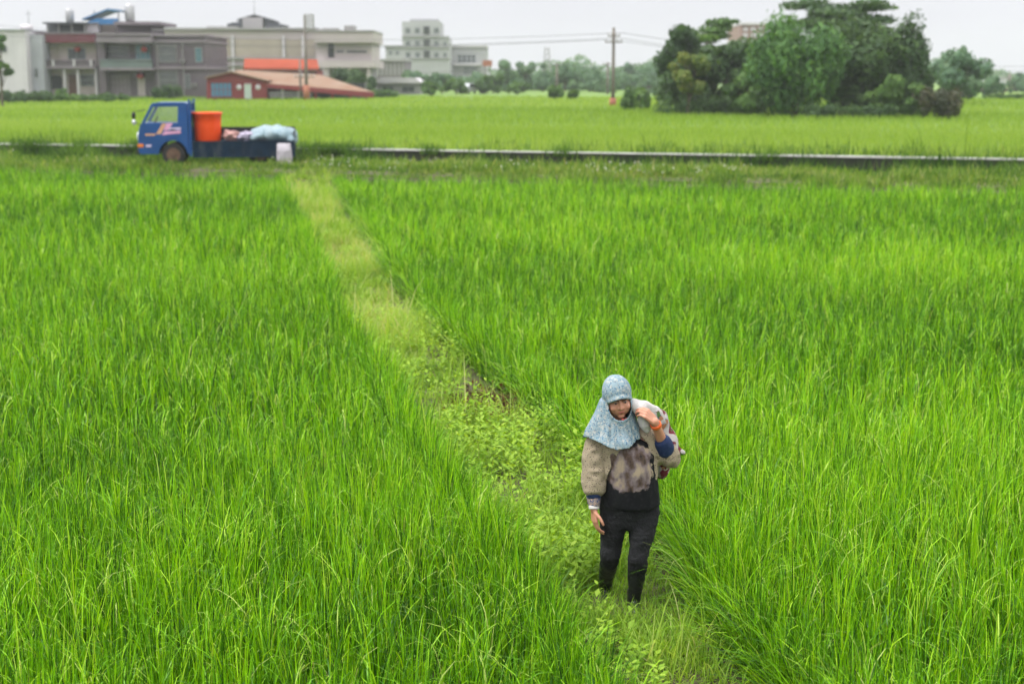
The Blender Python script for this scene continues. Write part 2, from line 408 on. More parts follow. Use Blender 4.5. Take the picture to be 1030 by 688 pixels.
rice("rice_field", "taller dense green rice filling the paddy right of the ridge path", 1)

# far rice beyond the ditch, pale and level
m_rice_far = leaf_mat("far_rice_leaf", [(0, (.11, .20, .014)), (.5, (.18, .29, .036)), (1, (.26, .35, .08))], .45, .55, .2, 1.7)
def far_rice():
    parts = []
    for d0, d1, step, per, ws in ((50.4, 70, .5, 12, .035), (70, 105, .8, 10, .06), (105, 158, 1.25, 9, .11)):
        D = np.arange(d0, d1, step); pts = []
        for d in D:
            u = np.arange(-.86 * d - 5, .14 * d + 6, step); pts.append(np.stack([u, np.full(len(u), d)], 1))
        P = np.concatenate(pts); P += rng.normal(0, step * .3, P.shape); P = np.repeat(P, per, 0); N = len(P); P += rng.normal(0, step * .3, P.shape)
        x = P[:, 0] * UX + P[:, 1] * NX; y = P[:, 0] * UY + P[:, 1] * NY
        # leave the grove's own ground free
        z = zfar(P[:, 1]) - .02
        hn = vnoise(x / 9, y / 5) * .12 + vnoise(x / 25, y / 12 + 4) * .15
        L = (.34 + rng.normal(0, .05, N)) * (1 + hn)
        parts.append(blades(np.stack([x, y, z], 1), rng.uniform(0, 6.283, N), L, np.abs(rng.normal(.1, .1, N)), np.abs(rng.normal(.3, .3, N)), np.full(N, ws) * rng.uniform(.7, 1.3, N), 2,
                            np.clip(.5 + rng.normal(0, .18, N) + vnoise(x / 40, y / 9, 7) * .3, 0, 1)))
    V, Q, T = join(parts); me = np_mesh("rice_field", V, Q, {"tint": T}); me.materials.append(m_rice_far)
    o = bpy.data.objects.new("rice_field", me); col.objects.link(o); tag(o, "pale yellow-green rice field beyond the concrete ditch wall", "rice crop", kind="stuff")
far_rice()

# ------------------------------------------------------------------ ridge path plants
m_grass = leaf_mat("path_grass_leaf", [(0, (.09, .20, .012)), (.45, (.20, .35, .03)), (.8, (.31, .44, .08)), (1, (.42, .43, .19))], .42, .6, .2, 1.5)
def path_grass():
    parts = []
    for y0, y1, n, S, ws, Lm in ((4.5, 13, 30000, 4, .0095, .17), (13, 26, 26000, 3, .011, .18), (26, 44.5, 30000, 2, .020, .20)):
        y = rng.uniform(y0, y1, n); a, b = XL(y), XR(y); x = a + (b - a) * rng.uniform(-.1, .90, n)
        dens = vnoise(x * 2.1, y * 1.8) * 1.1 + .45; q = atz(490, 413, .0); dens = np.where(((x - q.x) / .45) ** 2 + ((y - q.y) / .75) ** 2 < 1, -9, dens)
        t = (x - a) / (b - a)
        wear = np.where(y < 8.3, np.clip((t - .5) / .3, 0, 1) * .5, 0)      # bare trodden earth on the right side near the camera
        keep = rng.random(n) < np.clip(dens + .35 - wear, .05 * (dens > -5), 1)
        x, y = x[keep], y[keep]; N = len(x); tt = (x - XL(y)) / (XR(y) - XL(y))
        z = np.full(N, -.03) + np.where(y > 42, (Z_ROAD - .02) * np.clip((y - 42) / 2.5, 0, 1), 0)
        L = Lm * np.where((np.abs(x - .85) < .45) & (np.abs(y - 8.9) < .6), .72, 1) * rng.lognormal(0, .45, N) * np.clip(1 + 1.0 * vnoise(x * 2, y * 2, 5), .25, 2.2) * np.where(y < 10, .9, 1)
        dry = np.clip((y - 14) / 10, 0, 1) * .22
        tint = np.clip(np.where(y < 13, .28, .45) + dry * .5 + rng.normal(0, .2, N) + .35 * vnoise(x * 1.1, y * .8, 9), 0, 1)
        parts.append(blades(np.stack([x, y, z], 1), rng.uniform(0, 6.283, N), L, np.abs(rng.normal(.35, .3, N)), np.abs(rng.normal(.8, .6, N)), rng.uniform(.7, 1.5, N) * ws, S, tint))
    n = 5200; a_ = rng.uniform(0, 6.283, n); rr = np.sqrt(rng.random(n)); x = .84 + np.cos(a_) * rr * .52; y = 8.95 + np.sin(a_) * rr * .62; k = (x < XR(y) - .02) & (x > XL(y)); x, y = x[k], y[k]; n = len(x)
    parts.append(blades(np.stack([x, y, np.full(n, -.03)], 1), rng.uniform(0, 6.283, n), .085 * rng.lognormal(0, .4, n), np.abs(rng.normal(.4, .3, n)), np.abs(rng.normal(.9, .6, n)), rng.uniform(.005, .011, n), 4, np.clip(rng.normal(.32, .2, n), 0, 1)))
    V, Q, T = join(parts); me = np_mesh("path_grass", V, Q, {"tint": T}); me.materials.append(m_grass)
    o = bpy.data.objects.new("path_grass", me); col.objects.link(o); tag(o, "short yellow-green grass growing along the ridge path", "grass", kind="stuff")
path_grass()
m_weed = leaf_mat("weed_leaf", [(0, (.11, .23, .012)), (.5, (.23, .39, .022)), (1, (.36, .50, .06))], .40, .5, .25, 1.5)
def path_weeds():
    # leafy broad-leaved weeds: stems carrying opposite leaves
    stems = []
    def patch(y0, y1, n, t0, t1, h):
        y = rng.uniform(y0, y1, n); a, b = XL(y), XR(y); x = a + (b - a) * rng.uniform(t0, t1, n)
        stems.append(np.stack([x, y, np.full(n, h) * rng.lognormal(0, .25, n)], 1))
    patch(9.1, 10.2, 230, -.02, .55, .24); patch(10.2, 14.2, 900, .0, .95, .27); patch(14.2, 20, 620, .0, .95, .21); patch(20, 30, 420, 0, .9, .16)
    patch(7.2, 10.2, 80, .0, .5, .13); patch(4.5, 7.2, 60, 0, .8, .12)
    S = np.concatenate(stems); S = S[vnoise(S[:, 0] * 3.1, S[:, 1] * 2.2, 6) > -.28]; S[:, 2] *= 1 + .7 * vnoise(S[:, 0] * 2.6, S[:, 1] * 2, 1)
    # thin out where the reddish dead clump lies and at the feet of the woman
    q = atz(490, 413, .05); S = S[((S[:, 0] - q.x) ** 2 + ((S[:, 1] - q.y) / 1.3) ** 2) > .22]
    S = S[((S[:, 0] - .8) ** 2 + (S[:, 1] - 9.1) ** 2) > .10]
    C = []; Nn = []; A = []; Ln = []; T = []; bl = []
    for x, y, h in S:
        nl = random.randint(7, 12); az = random.uniform(0, 6.28); lean = random.uniform(0, .3); la = random.uniform(0, 6.28); tb = random.gauss(.5, .16)
        for i in range(nl):
            f = (i + 1) / nl; zz = h * f; cx = x + math.cos(la) * lean * zz; cy_ = y + math.sin(la) * lean * zz
            az += 2.4; l = random.uniform(.05, .10) * (1.15 - .5 * f); el = random.uniform(.0, .7)
            ax = Vector((math.cos(az) * math.cos(el), math.sin(az) * math.cos(el), math.sin(el) - .2))
            C.append((cx + ax.x * l * .6, cy_ + ax.y * l * .6, zz + ax.z * l * .5)); A.append(ax); Nn.append((-ax.x * .5 + random.gauss(0, .2), -ax.y * .5 + random.gauss(0, .2), 1)); Ln.append(l); T.append(min(max(tb + .3 * (f - .6) + random.gauss(0, .08), 0), 1))
    C = np.array(C); Ln = np.array(Ln)
    lv = leaves(C, np.array(Nn), np.array([tuple(a) for a in A]), Ln, Ln * .5, np.array(T))
    N = len(S); st = blades(np.stack([S[:, 0], S[:, 1], np.full(N, -.02)], 1), rng.uniform(0, 6.28, N), S[:, 2], np.full(N, .1), np.full(N, .1), np.full(N, .006), 2, np.full(N, .3))
    V, Q, T = join([lv, st]); me = np_mesh("path_weeds", V, Q, {"tint": T}, smooth=False); me.materials.append(m_weed)
    o = bpy.data.objects.new("path_weeds", me); col.objects.link(o); tag(o, "bright leafy weeds covering the middle of the ridge path", "weeds", kind="stuff")
path_weeds()
m_dead = leaf_mat("dead_leaf", [(0, (.02, .012, .007)), (.45, (.085, .035, .018)), (.8, (.16, .06, .03)), (1, (.12, .17, .02))], .2, .7, .15, 1.2)
def dead_clump():
    q = atz(489, 413, .05); n = 520
    x = q.x + rng.normal(0, .19, n); y = q.y + rng.normal(0, .36, n)
    st = blades(np.stack([x, y, np.full(n, -.02)], 1), rng.uniform(0, 6.28, n), rng.uniform(.12, .30, n), rng.uniform(.1, .6, n), rng.uniform(0, .8, n), np.full(n, .009), 3, rng.random(n))
    m = 900; C = np.stack([q.x + rng.normal(0, .2, m), q.y + rng.normal(0, .36, m), rng.uniform(.01, .2, m)], 1)
    lv = leaves(C, rng.normal(0, 1, (m, 3)) + [0, 0, .6], rng.normal(0, 1, (m, 3)), rng.uniform(.04, .09, m), rng.uniform(.018, .04, m), rng.random(m))
    V, Q, T = join([st, lv]); V[:, :] -= np.array([q.x, q.y, 0]); me = np_mesh("dead_weed_clump", V, Q, {"tint": T}, smooth=False); me.materials.append(m_dead)
    o = bpy.data.objects.new("dead_weed_clump", me); col.objects.link(o); o.location = (q.x, q.y, 0); tag(o, "reddish brown dead weed clump on the ridge path behind the woman", "dead weeds")
dead_clump()
def straw():
    n = 1500; y = rng.uniform(6.5, 12, n); x = XR(y) + rng.normal(.0, .07, n)
    v = blades(np.stack([x, y, np.full(n, -.12)], 1), rng.normal(math.pi, 1.2, n), rng.uniform(.08, .34, n), np.abs(rng.normal(.5, .4, n)), rng.uniform(0, 1.2, n), rng.uniform(.003, .006, n), 3, np.clip(rng.normal(.55, .3, n), 0, 1))
    me = np_mesh("dry_straw", v[0], v[1], {"tint": v[2]}); me.materials.append(m_dead); o = bpy.data.objects.new("dry_straw", me); col.objects.link(o)
    tag(o, "dry brown straw along the foot of the right paddy", "straw", kind="stuff")
straw()

# ------------------------------------------------------------------ weedy verge along the track, ditch bank plants
m_verge = leaf_mat("verge_leaf", [(0, (.025, .07, .008)), (.4, (.08, .17, .014)), (.75, (.17, .28, .035)), (1, (.32, .33, .13))], .4, .6, .2, 1.5)
m_flower = mat("tiny_white_flower", (.75, .72, .62), .7, .1)
def verge():
    parts = []
    def band(n, d0, d1, z, Lm, tm, ts, ws, u0=-46, u1=12):
        u = rng.uniform(u0, u1, n); d = rng.uniform(d0, d1, n); x = u * UX + d * NX; y = u * UY + d * NY
        h = 1 + .7 * vnoise(u * .9, d * 1.2) + .3 * vnoise(u * .25, d)
        L = Lm * np.clip(h, .25, 2.2) * rng.lognormal(0, .3, n)
        parts.append(blades(np.stack([x, y, np.full(n, z)], 1), rng.uniform(0, 6.28, n), L, np.abs(rng.normal(.25, .2, n)), np.abs(rng.normal(.5, .4, n)), rng.uniform(.6, 1.4, n) * ws, 3, np.clip(tm + rng.normal(0, ts, n) + .25 * vnoise(u * .5, d, 2), 0, 1)))
    band(17000, 43.0, 44.0, Z_ROAD - .15, .20, .55, .2, .028)
    band(52000, 44.0, 47.5, Z_ROAD, .17, .5, .25, .034)
    band(9000, 44.0, 47.3, Z_ROAD, .26, .55, .25, .03, -20, 12)
    band(11000, 47.2, 48.0, .2, .46, .25, .2, .034, -46, -22); band(11000, 47.2, 48.0, .15, .30, .2, .2, .03, -22, 12)
    band(22000, 48.6, 49.7, -.1, .66, .12, .1, .034); band(16000, 43.3, 45.2, Z_ROAD - .03, .15, .55, .25, .032)
    band(9000, 50.4, 52.5, Z_FAR - .05, .30, .4, .2, .03)
    # tufts standing on the wall hide parts of the coping
    for u0, s, n in ((-40, 2.5, 1600), (-35.6, .8, 500), (-33.2, .35, 260), (-30.2, 1.0, 900), (-26.5, 2.6, 2600), (-22.4, 1.3, 1100), (-18.3, .35, 160), (-13.3, .5, 160), (-5.9, .45, 160)):
        u = rng.normal(u0, s * .6, n); d = rng.uniform(49.45, 50.2, n); x = u * UX + d * NX; y = u * UY + d * NY
        parts.append(blades(np.stack([x, y, np.full(n, .72)], 1), rng.uniform(0, 6.28, n), rng.uniform(.2, .55, n), np.abs(rng.normal(.3, .2, n)), rng.uniform(.2, 1.2, n), rng.uniform(.02, .04, n), 3, np.clip(rng.normal(.22, .16, n), 0, 1)))
    V, Q, T = join(parts); me = np_mesh("verge_weeds", V, Q, {"tint": T}); me.materials.append(m_verge)
    o = bpy.data.objects.new("verge_weeds", me); col.objects.link(o); tag(o, "rough weeds lining the farm track and the ditch bank", "weeds", kind="stuff")
    n = 420; u = np.concatenate([rng.uniform(-22, -6, 320), rng.uniform(-44, 10, 100)]); d = rng.uniform(43.2, 46.2, n); k = vnoise(u * .8, d * .8, 4) > -.1; u, d = u[k], d[k]; n = len(u)
    C = np.stack([u * UX + d * NX, u * UY + d * NY, Z_ROAD + rng.uniform(.12, .4, n)], 1)
    v = leaves(C, rng.normal(0, .5, (n, 3)) + [0, -.4, .7], rng.normal(0, 1, (n, 3)), rng.uniform(.03, .06, n), rng.uniform(.025, .045, n), np.ones(n))
    me = np_mesh("verge_flowers", v[0], v[1], smooth=False); me.materials.append(m_flower); o = bpy.data.objects.new("verge_flowers", me); col.objects.link(o)
    tag(o, "tiny white wild flowers scattered through the track verge", "flowers", kind="stuff")
verge()
# ================================================================== FAR BUILDINGS
ZB = 1.38                                              # ground level where the village stands
m_white = mat("white_plaster", (.54, .51, .535), .8, .08, .5, .2, stain=.35, sc_c=(.33, .33, .34))
m_whiteside = mat("grey_and_shaded_plaster", (.36, .37, .40), .8, .1, .5, .2, stain=.4, sc_c=(.22, .22, .23))  # white wall's shaded side painted as grey; also a plain grey roof
m_cream = mat("cream_tile", (.42, .36, .34), .7, .12, .7, .2, stain=.3, sc_c=(.28, .22, .2))
m_maroon = mat("maroon_tile", (.13, .022, .036), .6, .2, 1.0, .1)
m_mauve = mat("mauve_tile", (.105, .085, .10), .7, .15, .6, .2, stain=.3, sc_c=(.11, .09, .10))
m_mauve2 = mat("pale_mauve_band", (.19, .16, .18), .7, .12, .8, .1)
m_dark = mat("dark_opening_shade", (.03, .033, .036), .6, .3, 2)  # near-black colour paints the shade inside openings; fan grilles share it
m_pane = mat("dark_window_glass", (.05, .06, .065), .15, .3, .6, spec=.6)
m_tealp = mat("teal_curtain_glass", (.05, .16, .19), .25, .25, .9, spec=.5)
m_frame = mat("aluminium_frame", (.30, .31, .32), .45, .1, 2, metal=.3)
m_grille = mat("pale_grille", (.27, .26, .255), .5, .1, 2)
m_blue = mat("blue_sheet_roof", (.035, .16, .36), .45, .15, .6)
m_bluew = mat("blue_shutter", (.06, .17, .28), .5, .15, .6)
m_steel = mat("steel_tank", (.36, .36, .37), .4, .1, 1, metal=.5)
m_red = mat("red_lantern", (.30, .035, .025), .6, .1, 2)
m_brownd = mat("brown_door", (.12, .06, .04), .6, .2, 2)
m_balu = mat("grey_green_balustrade", (.11, .14, .135), .6, .15, 1)
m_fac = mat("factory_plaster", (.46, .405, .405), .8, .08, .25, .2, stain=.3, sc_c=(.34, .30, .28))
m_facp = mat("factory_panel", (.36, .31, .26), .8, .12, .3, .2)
m_facs = mat("factory_grey_band", (.30, .29, .29), .7, .1, .4)  # plain grey for ledges, eaves and bands
m_roofd = mat("dark_tile_roof", (.07, .075, .085), .6, .2, .8)
m_barn = mat("barn_red_sheet", (.19, .028, .032), .75, .2, .4, .3)
m_barnroof = mat("rusty_sheet_roof", (.20, .11, .07), .85, .25, .35, .2, spec=.1, c2=(.24, .175, .13))
m_redroof = mat("orange_red_roof", (.26, .046, .02), .85, .2, .4, .2, spec=.1)
m_pgreen = mat("pale_green_door", (.45, .55, .47), .6, .08, 1)
m_apt = mat("apartment_plaster", (.37, .365, .38), .8, .1, .15, .2, stain=.3, sc_c=(.27, .27, .28))
m_bark = mat("bark", (.10, .08, .06), .9, .35, 3, .6, 20)
m_poleb = mat("weathered_pole", (.16, .135, .12), .85, .3, 1.5, .2)
m_orange = mat("orange_pole_band", (.33, .12, .07), .7, .2, 1.5)
m_wire = mat("wire", (.10, .10, .11), .6, .05, 1)
m_pink = mat("pink_tile", (.26, .17, .145), .7, .12, .8)
m_carw = mat("white_car_paint", (.42, .43, .45), .3, .04, 1, spec=.5)
m_tyre = mat("tyre_rubber", (.025, .025, .025), .85, .2, 5)

def window(parent, r, Y, pane=None, frame=None, name="window", bars=0, fw=.06):
    x0, x1, z0, z1 = r; frame = frame or m_frame; pane = pane or m_pane
    mb = MB(); y0, y1 = Y - .10, Y + .05
    mb.box(x0, x1, y0, y1, z1 - fw, z1); mb.box(x0, x1, y0, y1, z0, z0 + fw)
    mb.box(x0, x0 + fw, y0, y1, z0 + fw, z1 - fw); mb.box(x1 - fw, x1, y0, y1, z0 + fw, z1 - fw)
    n = max(bars, 1)
    for i in range(1, n + 1):
        xm = x0 + (x1 - x0) * i / (n + 1); mb.box(xm - fw * .4, xm + fw * .4, y0 + .02, y1, z0 + fw, z1 - fw)
    if bars:
        zm = (z0 + z1) / 2; mb.box(x0 + fw, x1 - fw, y0 + .03, y1, zm - fw * .4, zm + fw * .4)
    f = mb.build(name, frame, parent)
    MB().box(x0 + .03, x1 - .03, Y - .04, Y + .02, z0 + .03, z1 - .03).build("pane", pane, f)
    return f
def boxpart(name, m, parent, r, y0, y1): return MB().box(r[0], r[1], y0, y1, r[2], r[3]).build(name, m, parent)
def house(name, label, cat, px, Y, group=None):
    p = at(px, 97, Y); return tag(empty(name, (p.x, Y, ZB)), label, cat, group)
def rz0(r): return (r[0], r[1], ZB - .6, r[3])

# -- white block at the left edge
Y = 160; h = house("white_house", "plain white plaster building with a tree before it at the left edge", "house", 12, Y)
boxpart("wall", m_white, h, rz0(rect(-60, 31, 27, 97, Y)), Y, Y + 11)
boxpart("side_wing", m_whiteside, h, rz0(rect(27, 35, 43.5, 97, Y + 1.5)), Y + 1.5, Y + 10)  # shade on this side is put into the plaster colour
boxpart("roof", m_frame, h, rect(-60.5, 29.8, 27.6, 31, Y), Y - .2, Y + 11.2)
for r in ((-40, 46, -26, 54), (-3, 47, 8, 53), (-40, 70, -26, 80)): window(h, rect(*r, Y), Y)
window(h, rect(28.5, 50, 31.5, 60, Y + 1.5), Y + 1.5); window(h, rect(34.5, 69, 38, 78, Y + 1.5), Y + 1.5)
t = MB(); a = at(12, 28, Y); t.tube([(a.x, Y + 3, a.z), (a.x + 1.2, Y + 3, a.z)], .42, 14); t.box(a.x + .1, a.x + 1.1, Y + 2.7, Y + 3.3, a.z - .75, a.z - .3)
t.build("water_tank", m_white, h, True)
a = at(17, 27, Y); MB().tube([(a.x, Y + 4, a.z - .5), (a.x, Y + 4, a.z + 1.9)], .04, 6).tube([(a.x - .4, Y + 4, a.z + 1.5), (a.x + .4, Y + 4, a.z + 1.5)], .03, 6).build("antenna", m_frame, h)

# -- cream house with maroon fascia
Y = 163; h = house("cream_house", "two storey cream house with maroon fascia and covered roof terrace", "house", 70, Y)
boxpart("wall", m_cream, h, rz0(rect(46, 43, 97.5, 97, Y + 1.2)), Y + 1.2, Y + 12)
boxpart("fascia", m_maroon, h, rect(38.5, 34.5, 97.5, 43.3, Y), Y - .3, Y + 12.2)
boxpart("cornice", m_mauve2, h, rect(38.2, 33.2, 97.8, 34.5, Y), Y - .45, Y + 12.3)
boxpart("balcony_slab", m_mauve2, h, rect(44, 66.5, 97.4, 69.5, Y), Y - .5, Y + 1.2)
b = MB()
r = rect(44, 61, 97.4, 62.4, Y); b.box(r[0], r[1], Y - .45, Y - .3, r[2], r[3])
for i in range(40):
    x = r[0] + (r[1] - r[0]) * (i + .5) / 40; b.box(x - .06, x + .06, Y - .42, Y - .34, rect(0, 66.5, 1, 67, Y)[3], r[2])
b.build("balustrade", m_mauve, h)
for q in (55, 76, 93): boxpart("post", m_white, h, rect(q - 1, 60.5, q + 1, 67, Y), Y - .55, Y - .5 + .02)
window(h, rect(69, 49, 87, 60, Y + 1.2), Y + 1.2); window(h, rect(48, 47, 61, 60, Y + 1.2), Y + 1.2, m_facp, m_cream)
window(h, rect(80, 75, 94, 87, Y + 1.2), Y + 1.2, None, None, "window", 3)
b = boxpart("door", m_brownd, h, rect(68.5, 75, 76, 97, Y + 1.2), Y + 1.1, Y + 1.25)
b = MB(); r = rect(49.5, 76, 62, 90, Y + 1.2); xm = (r[0] + r[1]) / 2; w2 = (r[1] - r[0]) / 2
b.prism([(r[0], r[2]), (r[1], r[2])] + [(xm + w2 * math.cos(R(a)), r[3] - w2 * .5 + w2 * .5 * math.sin(R(a))) for a in range(0, 181, 20)], Y + 1.08, Y + 1.3).build("archway_shade", m_dark, h)  # flat dark panel painting the shade of the doorway arch
for q in (46.5, 64.5, 78, 96.3): boxpart("column", m_white if q > 60 else m_cream, h, rz0(rect(q - .9, 69.5, q + .9, 97, Y)), Y - .2, Y + .15)
# roof terrace shelter
boxpart("terrace_roof", m_roofd, h, rect(46.5, 22.8, 89, 24.4, Y + 2), Y + 1.5, Y + 8)
boxpart("terrace_wall", m_roofd, h, rect(49, 24.4, 87.5, 33.4, Y + 5), Y + 5, Y + 7)
for q in (50, 61, 74, 87): boxpart("terrace_post", m_grille, h, rect(q - .5, 24.4, q + .5, 33.4, Y + 2), Y + 2, Y + 2.15)
a = at(70.5, 23, Y + 4); MB().lathe([(.02, 1.6), (.35, 1.5), (.48, 1.3), (.48, .2), (.40, 0), (.02, 0)][::-1], 18, (a.x, Y + 4, a.z)).build("water_tank", m_steel, h, True)
o = MB(); a = at(78, 50, Y + .8); o.ell(a, (.38, .34, .30)); o.tube([a + Vector((0, 0, .4)), a + Vector((0, 0, 1.0))], .03); ob = o.build("lantern", m_red, None, True)
tag(ob, "red lantern hanging over the balcony of the cream house", "lantern", "red door lanterns")

# -- mauve row house
Y = 161; h = house("mauve_house", "grey mauve tiled two storey house with green balcony and flat roof", "house", 150, Y)
boxpart("wall", m_mauve, h, rz0(rect(99, 43, 155, 97, Y + 1.5)), Y + 1.5, Y + 13)
boxpart("corner_wall", m_mauve, h, rz0(rect(98.5, 33, 106, 97, Y + .3)), Y + .3, Y + 1.5)
b = MB().pbox(rect(99, 33.5, 155, 36, Y), Y - .4, 13); b.pbox(rect(99.4, 36, 155, 38.6, Y), Y - .2, 12.8); b.pbox(rect(99, 38.6, 155, 43.2, Y), Y - .5, 13)
b.build("parapet", m_mauve2, h)
boxpart("balcony_slab", m_mauve2, h, rect(102, 68.5, 155, 71, Y), Y - .6, Y + 1.5)
b = MB(); r = rect(102, 60, 154.5, 61.5, Y); rb = rect(102, 63.6, 154.5, 68.5, Y); b.box(r[0], r[1], Y - .55, Y - .4, r[2], r[3]); b.box(rb[0], rb[1], Y - .53, Y - .42, rb[2], rb[3])
for i in range(28):
    x = r[0] + (r[1] - r[0]) * (i + .5) / 28; b.box(x - .07, x + .07, Y - .52, Y - .44, rb[3], r[2])
b.build("balustrade", m_balu, h)
window(h, rect(108, 46, 130, 58, Y + 1.5), Y + 1.5, m_pane, m_grille, "window", 6); window(h, rect(137, 46, 152, 60, Y + 1.5), Y + 1.5, m_tealp, m_frame, "window", 2)
window(h, rect(107, 75, 131, 97, Y + 1.5), Y + 1.5, m_mauve2, m_mauve, "shutter", 5)
window(h, rect(137.5, 78, 145.5, 97, Y + 1.5), Y + 1.5, m_cream, m_grille, "door")
for q, yy in ((145, 50), (141, 77)):
    o = MB(); a = at(q, yy, Y + .9); o.ell(a, (.40, .34, .32)); o.tube([a + Vector((0, 0, .4)), a + Vector((0, 0, 1.1))], .03)
    ob = o.build("lantern", m_red, None, True); tag(ob, "red lantern above the balcony door of the mauve house" if yy < 60 else "red lantern above the ground floor door of the mauve house", "lantern", "red door lanterns")
boxpart("roof_room", m_mauve, h, rect(119, 25.5, 154, 33.4, Y + 4), Y + 4, Y + 10); boxpart("roof_slab", m_mauve2, h, rect(117.5, 22.2, 163, 25.3, Y + 3), Y + 2.5, Y + 11)
a = at(131, 22, Y + 6); MB().lathe([(.02, 0), (.5, 0), (.55, .2), (.55, 1.7), (.35, 1.95), (.02, 2.05)], 16, (a.x, Y + 6, a.z)).build("water_tank", m_steel, h, True)
h2 = h
for q in ((132, 62, 136, 65.5), (181, 60, 185, 63.5), (192, 84, 196, 87.5)):
    r = rect(*q, Y); f_ = MB().box(r[0], r[1], Y - .05, Y + .7, r[2], r[3]).build("air_conditioner", m_grille, h); MB().tube([((r[0] + r[1]) / 2, Y - .08, (r[2] + r[3]) / 2), ((r[0] + r[1]) / 2, Y - .052, (r[2] + r[3]) / 2)], (r[3] - r[2]) * .36, 14).build("fan_grille", m_dark, f_, True)
for q in (157.2, 183): boxpart("drain_pipe", m_grille, h, rz0(rect(q, 43.4, q + .7, 97, Y)), Y + .35, Y + .5)
boxpart("right_wing", m_mauve, h, rz0(rect(155, 36, 207, 97, Y + .6)), Y + .6, Y + 13)
b = MB(); 
for q in ((154.6, 35, 207.4, 37), (154.6, 40.5, 207.4, 43), (154.6, 67, 207.4, 70)): b.pbox(rect(*q, Y), Y + .3, 12.8)
b.build("band", m_mauve2, h)
for q in ((160, 46, 178, 63, 6), (160, 72, 178, 90, 6)): window(h, rect(*q[:4], Y + .6), Y + .6, m_pane, m_grille, "window", q[4])
window(h, rect(197, 48, 203.5, 63, Y + .6), Y + .6, m_tealp); window(h, rect(186, 75, 190.5, 89, Y + .6), Y + .6)
b = MB()
for i in range(14):
    q = 155.5 + i * 3.85; b.pbox(rect(q, 30.5, q + .35, 35, Y + 1), Y + 1, .06)
b.pbox(rect(155, 29.8, 207, 30.6, Y + 1), Y + 1, .06); b.build("roof_railing", m_grille, h)
# blue sheet canopies between the two houses
Y = 166; h = house("roof_shed", "rooftop shed with blue sheet canopies between cream and mauve houses", "shed", 102, Y)
boxpart("wall", m_white, h, rect(89, 23.5, 101, 34, Y), Y, Y + 3); boxpart("rear_wall", m_cream, h, rect(101, 25, 117, 33.4, Y + 1), Y + 1, Y + 3)
b = MB()
p = [at(84, 19.4, Y), at(109.5, 9.2, Y), at(109.5, 10.8, Y), at(84, 20.8, Y)]; b.prism([(q.x, q.z) for q in p], Y - .6, Y + 4)
p = [at(109.5, 9.2, Y), at(122.5, 10.6, Y), at(122.5, 12.2, Y), at(109.5, 10.8, Y)]; b.prism([(q.x, q.z) for q in p], Y - .6, Y + 4)
b.build("upper_canopy", m_blue, h)
b = MB(); p = [at(88, 23.4, Y), at(98, 19.2, Y), at(119, 19.2, Y), at(119, 25, Y), at(101, 25, Y), at(101, 23.4, Y)]; b.prism([(q.x, q.z) for q in p], Y - .5, Y - .1); b.build("lower_canopy", m_blue, h)
for q in (97, 121): boxpart("post", m_frame, h, rect(q, 11, q + .8, 33, Y + 1.2), Y + 1.2, Y + 1.4)

# -- long factory block
Y = 195; h = house("factory", "long pale factory block with beige panels and grey roof pavilion", "factory", 262, Y)
boxpart("wall", m_fac, h, rz0(rect(158, 30, 319, 97, Y)), Y, Y + 18)
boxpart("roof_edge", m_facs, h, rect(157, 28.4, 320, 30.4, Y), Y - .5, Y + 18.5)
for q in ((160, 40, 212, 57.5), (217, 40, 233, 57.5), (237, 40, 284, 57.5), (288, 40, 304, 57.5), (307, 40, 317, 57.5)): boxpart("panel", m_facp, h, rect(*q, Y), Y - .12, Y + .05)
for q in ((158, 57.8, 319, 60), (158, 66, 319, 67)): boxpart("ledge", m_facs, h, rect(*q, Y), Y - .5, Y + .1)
for q in (214.5, 235, 286, 305.5): boxpart("pier", m_white, h, rz0(rect(q - 1.2, 36, q + 1.2, 97, Y)), Y - .35, Y - .02)
# pavilion
boxpart("pavilion", m_facs, h, rect(246, 18, 266, 29, Y + 5), Y + 4.6, Y + 12)
b = MB()
for pts in ([(228, 24.6), (234, 23), (246, 22.4), (246, 29), (229.5, 29)], [(283, 24.6), (277, 23), (266, 22.4), (266, 29), (281.5, 29)], [(237.5, 20.6), (246, 18.4), (246, 22), (239, 22)], [(273.5, 20.6), (266, 18.4), (266, 22), (272, 22)], [(239, 19.4), (255.5, 14.8), (272, 19.4), (266, 18.2), (255.5, 15.9), (245, 18.2)]):
    b.prism([(at(x, y, Y + 5).x, at(x, y, Y + 5).z) for x, y in pts], Y + 5, Y + 12)
b.build("pavilion_roof", m_roofd, h)
a = at(256, 15, Y + 8); MB().tube([(a.x, Y + 8, a.z), (a.x, Y + 8, a.z + 2.2)], [.07, .03], 6).build("antenna", m_frame, h)
boxpart("roof_box", m_facs, h, rect(209, 27, 239, 28.6, Y + 3), Y + 3, Y + 6)
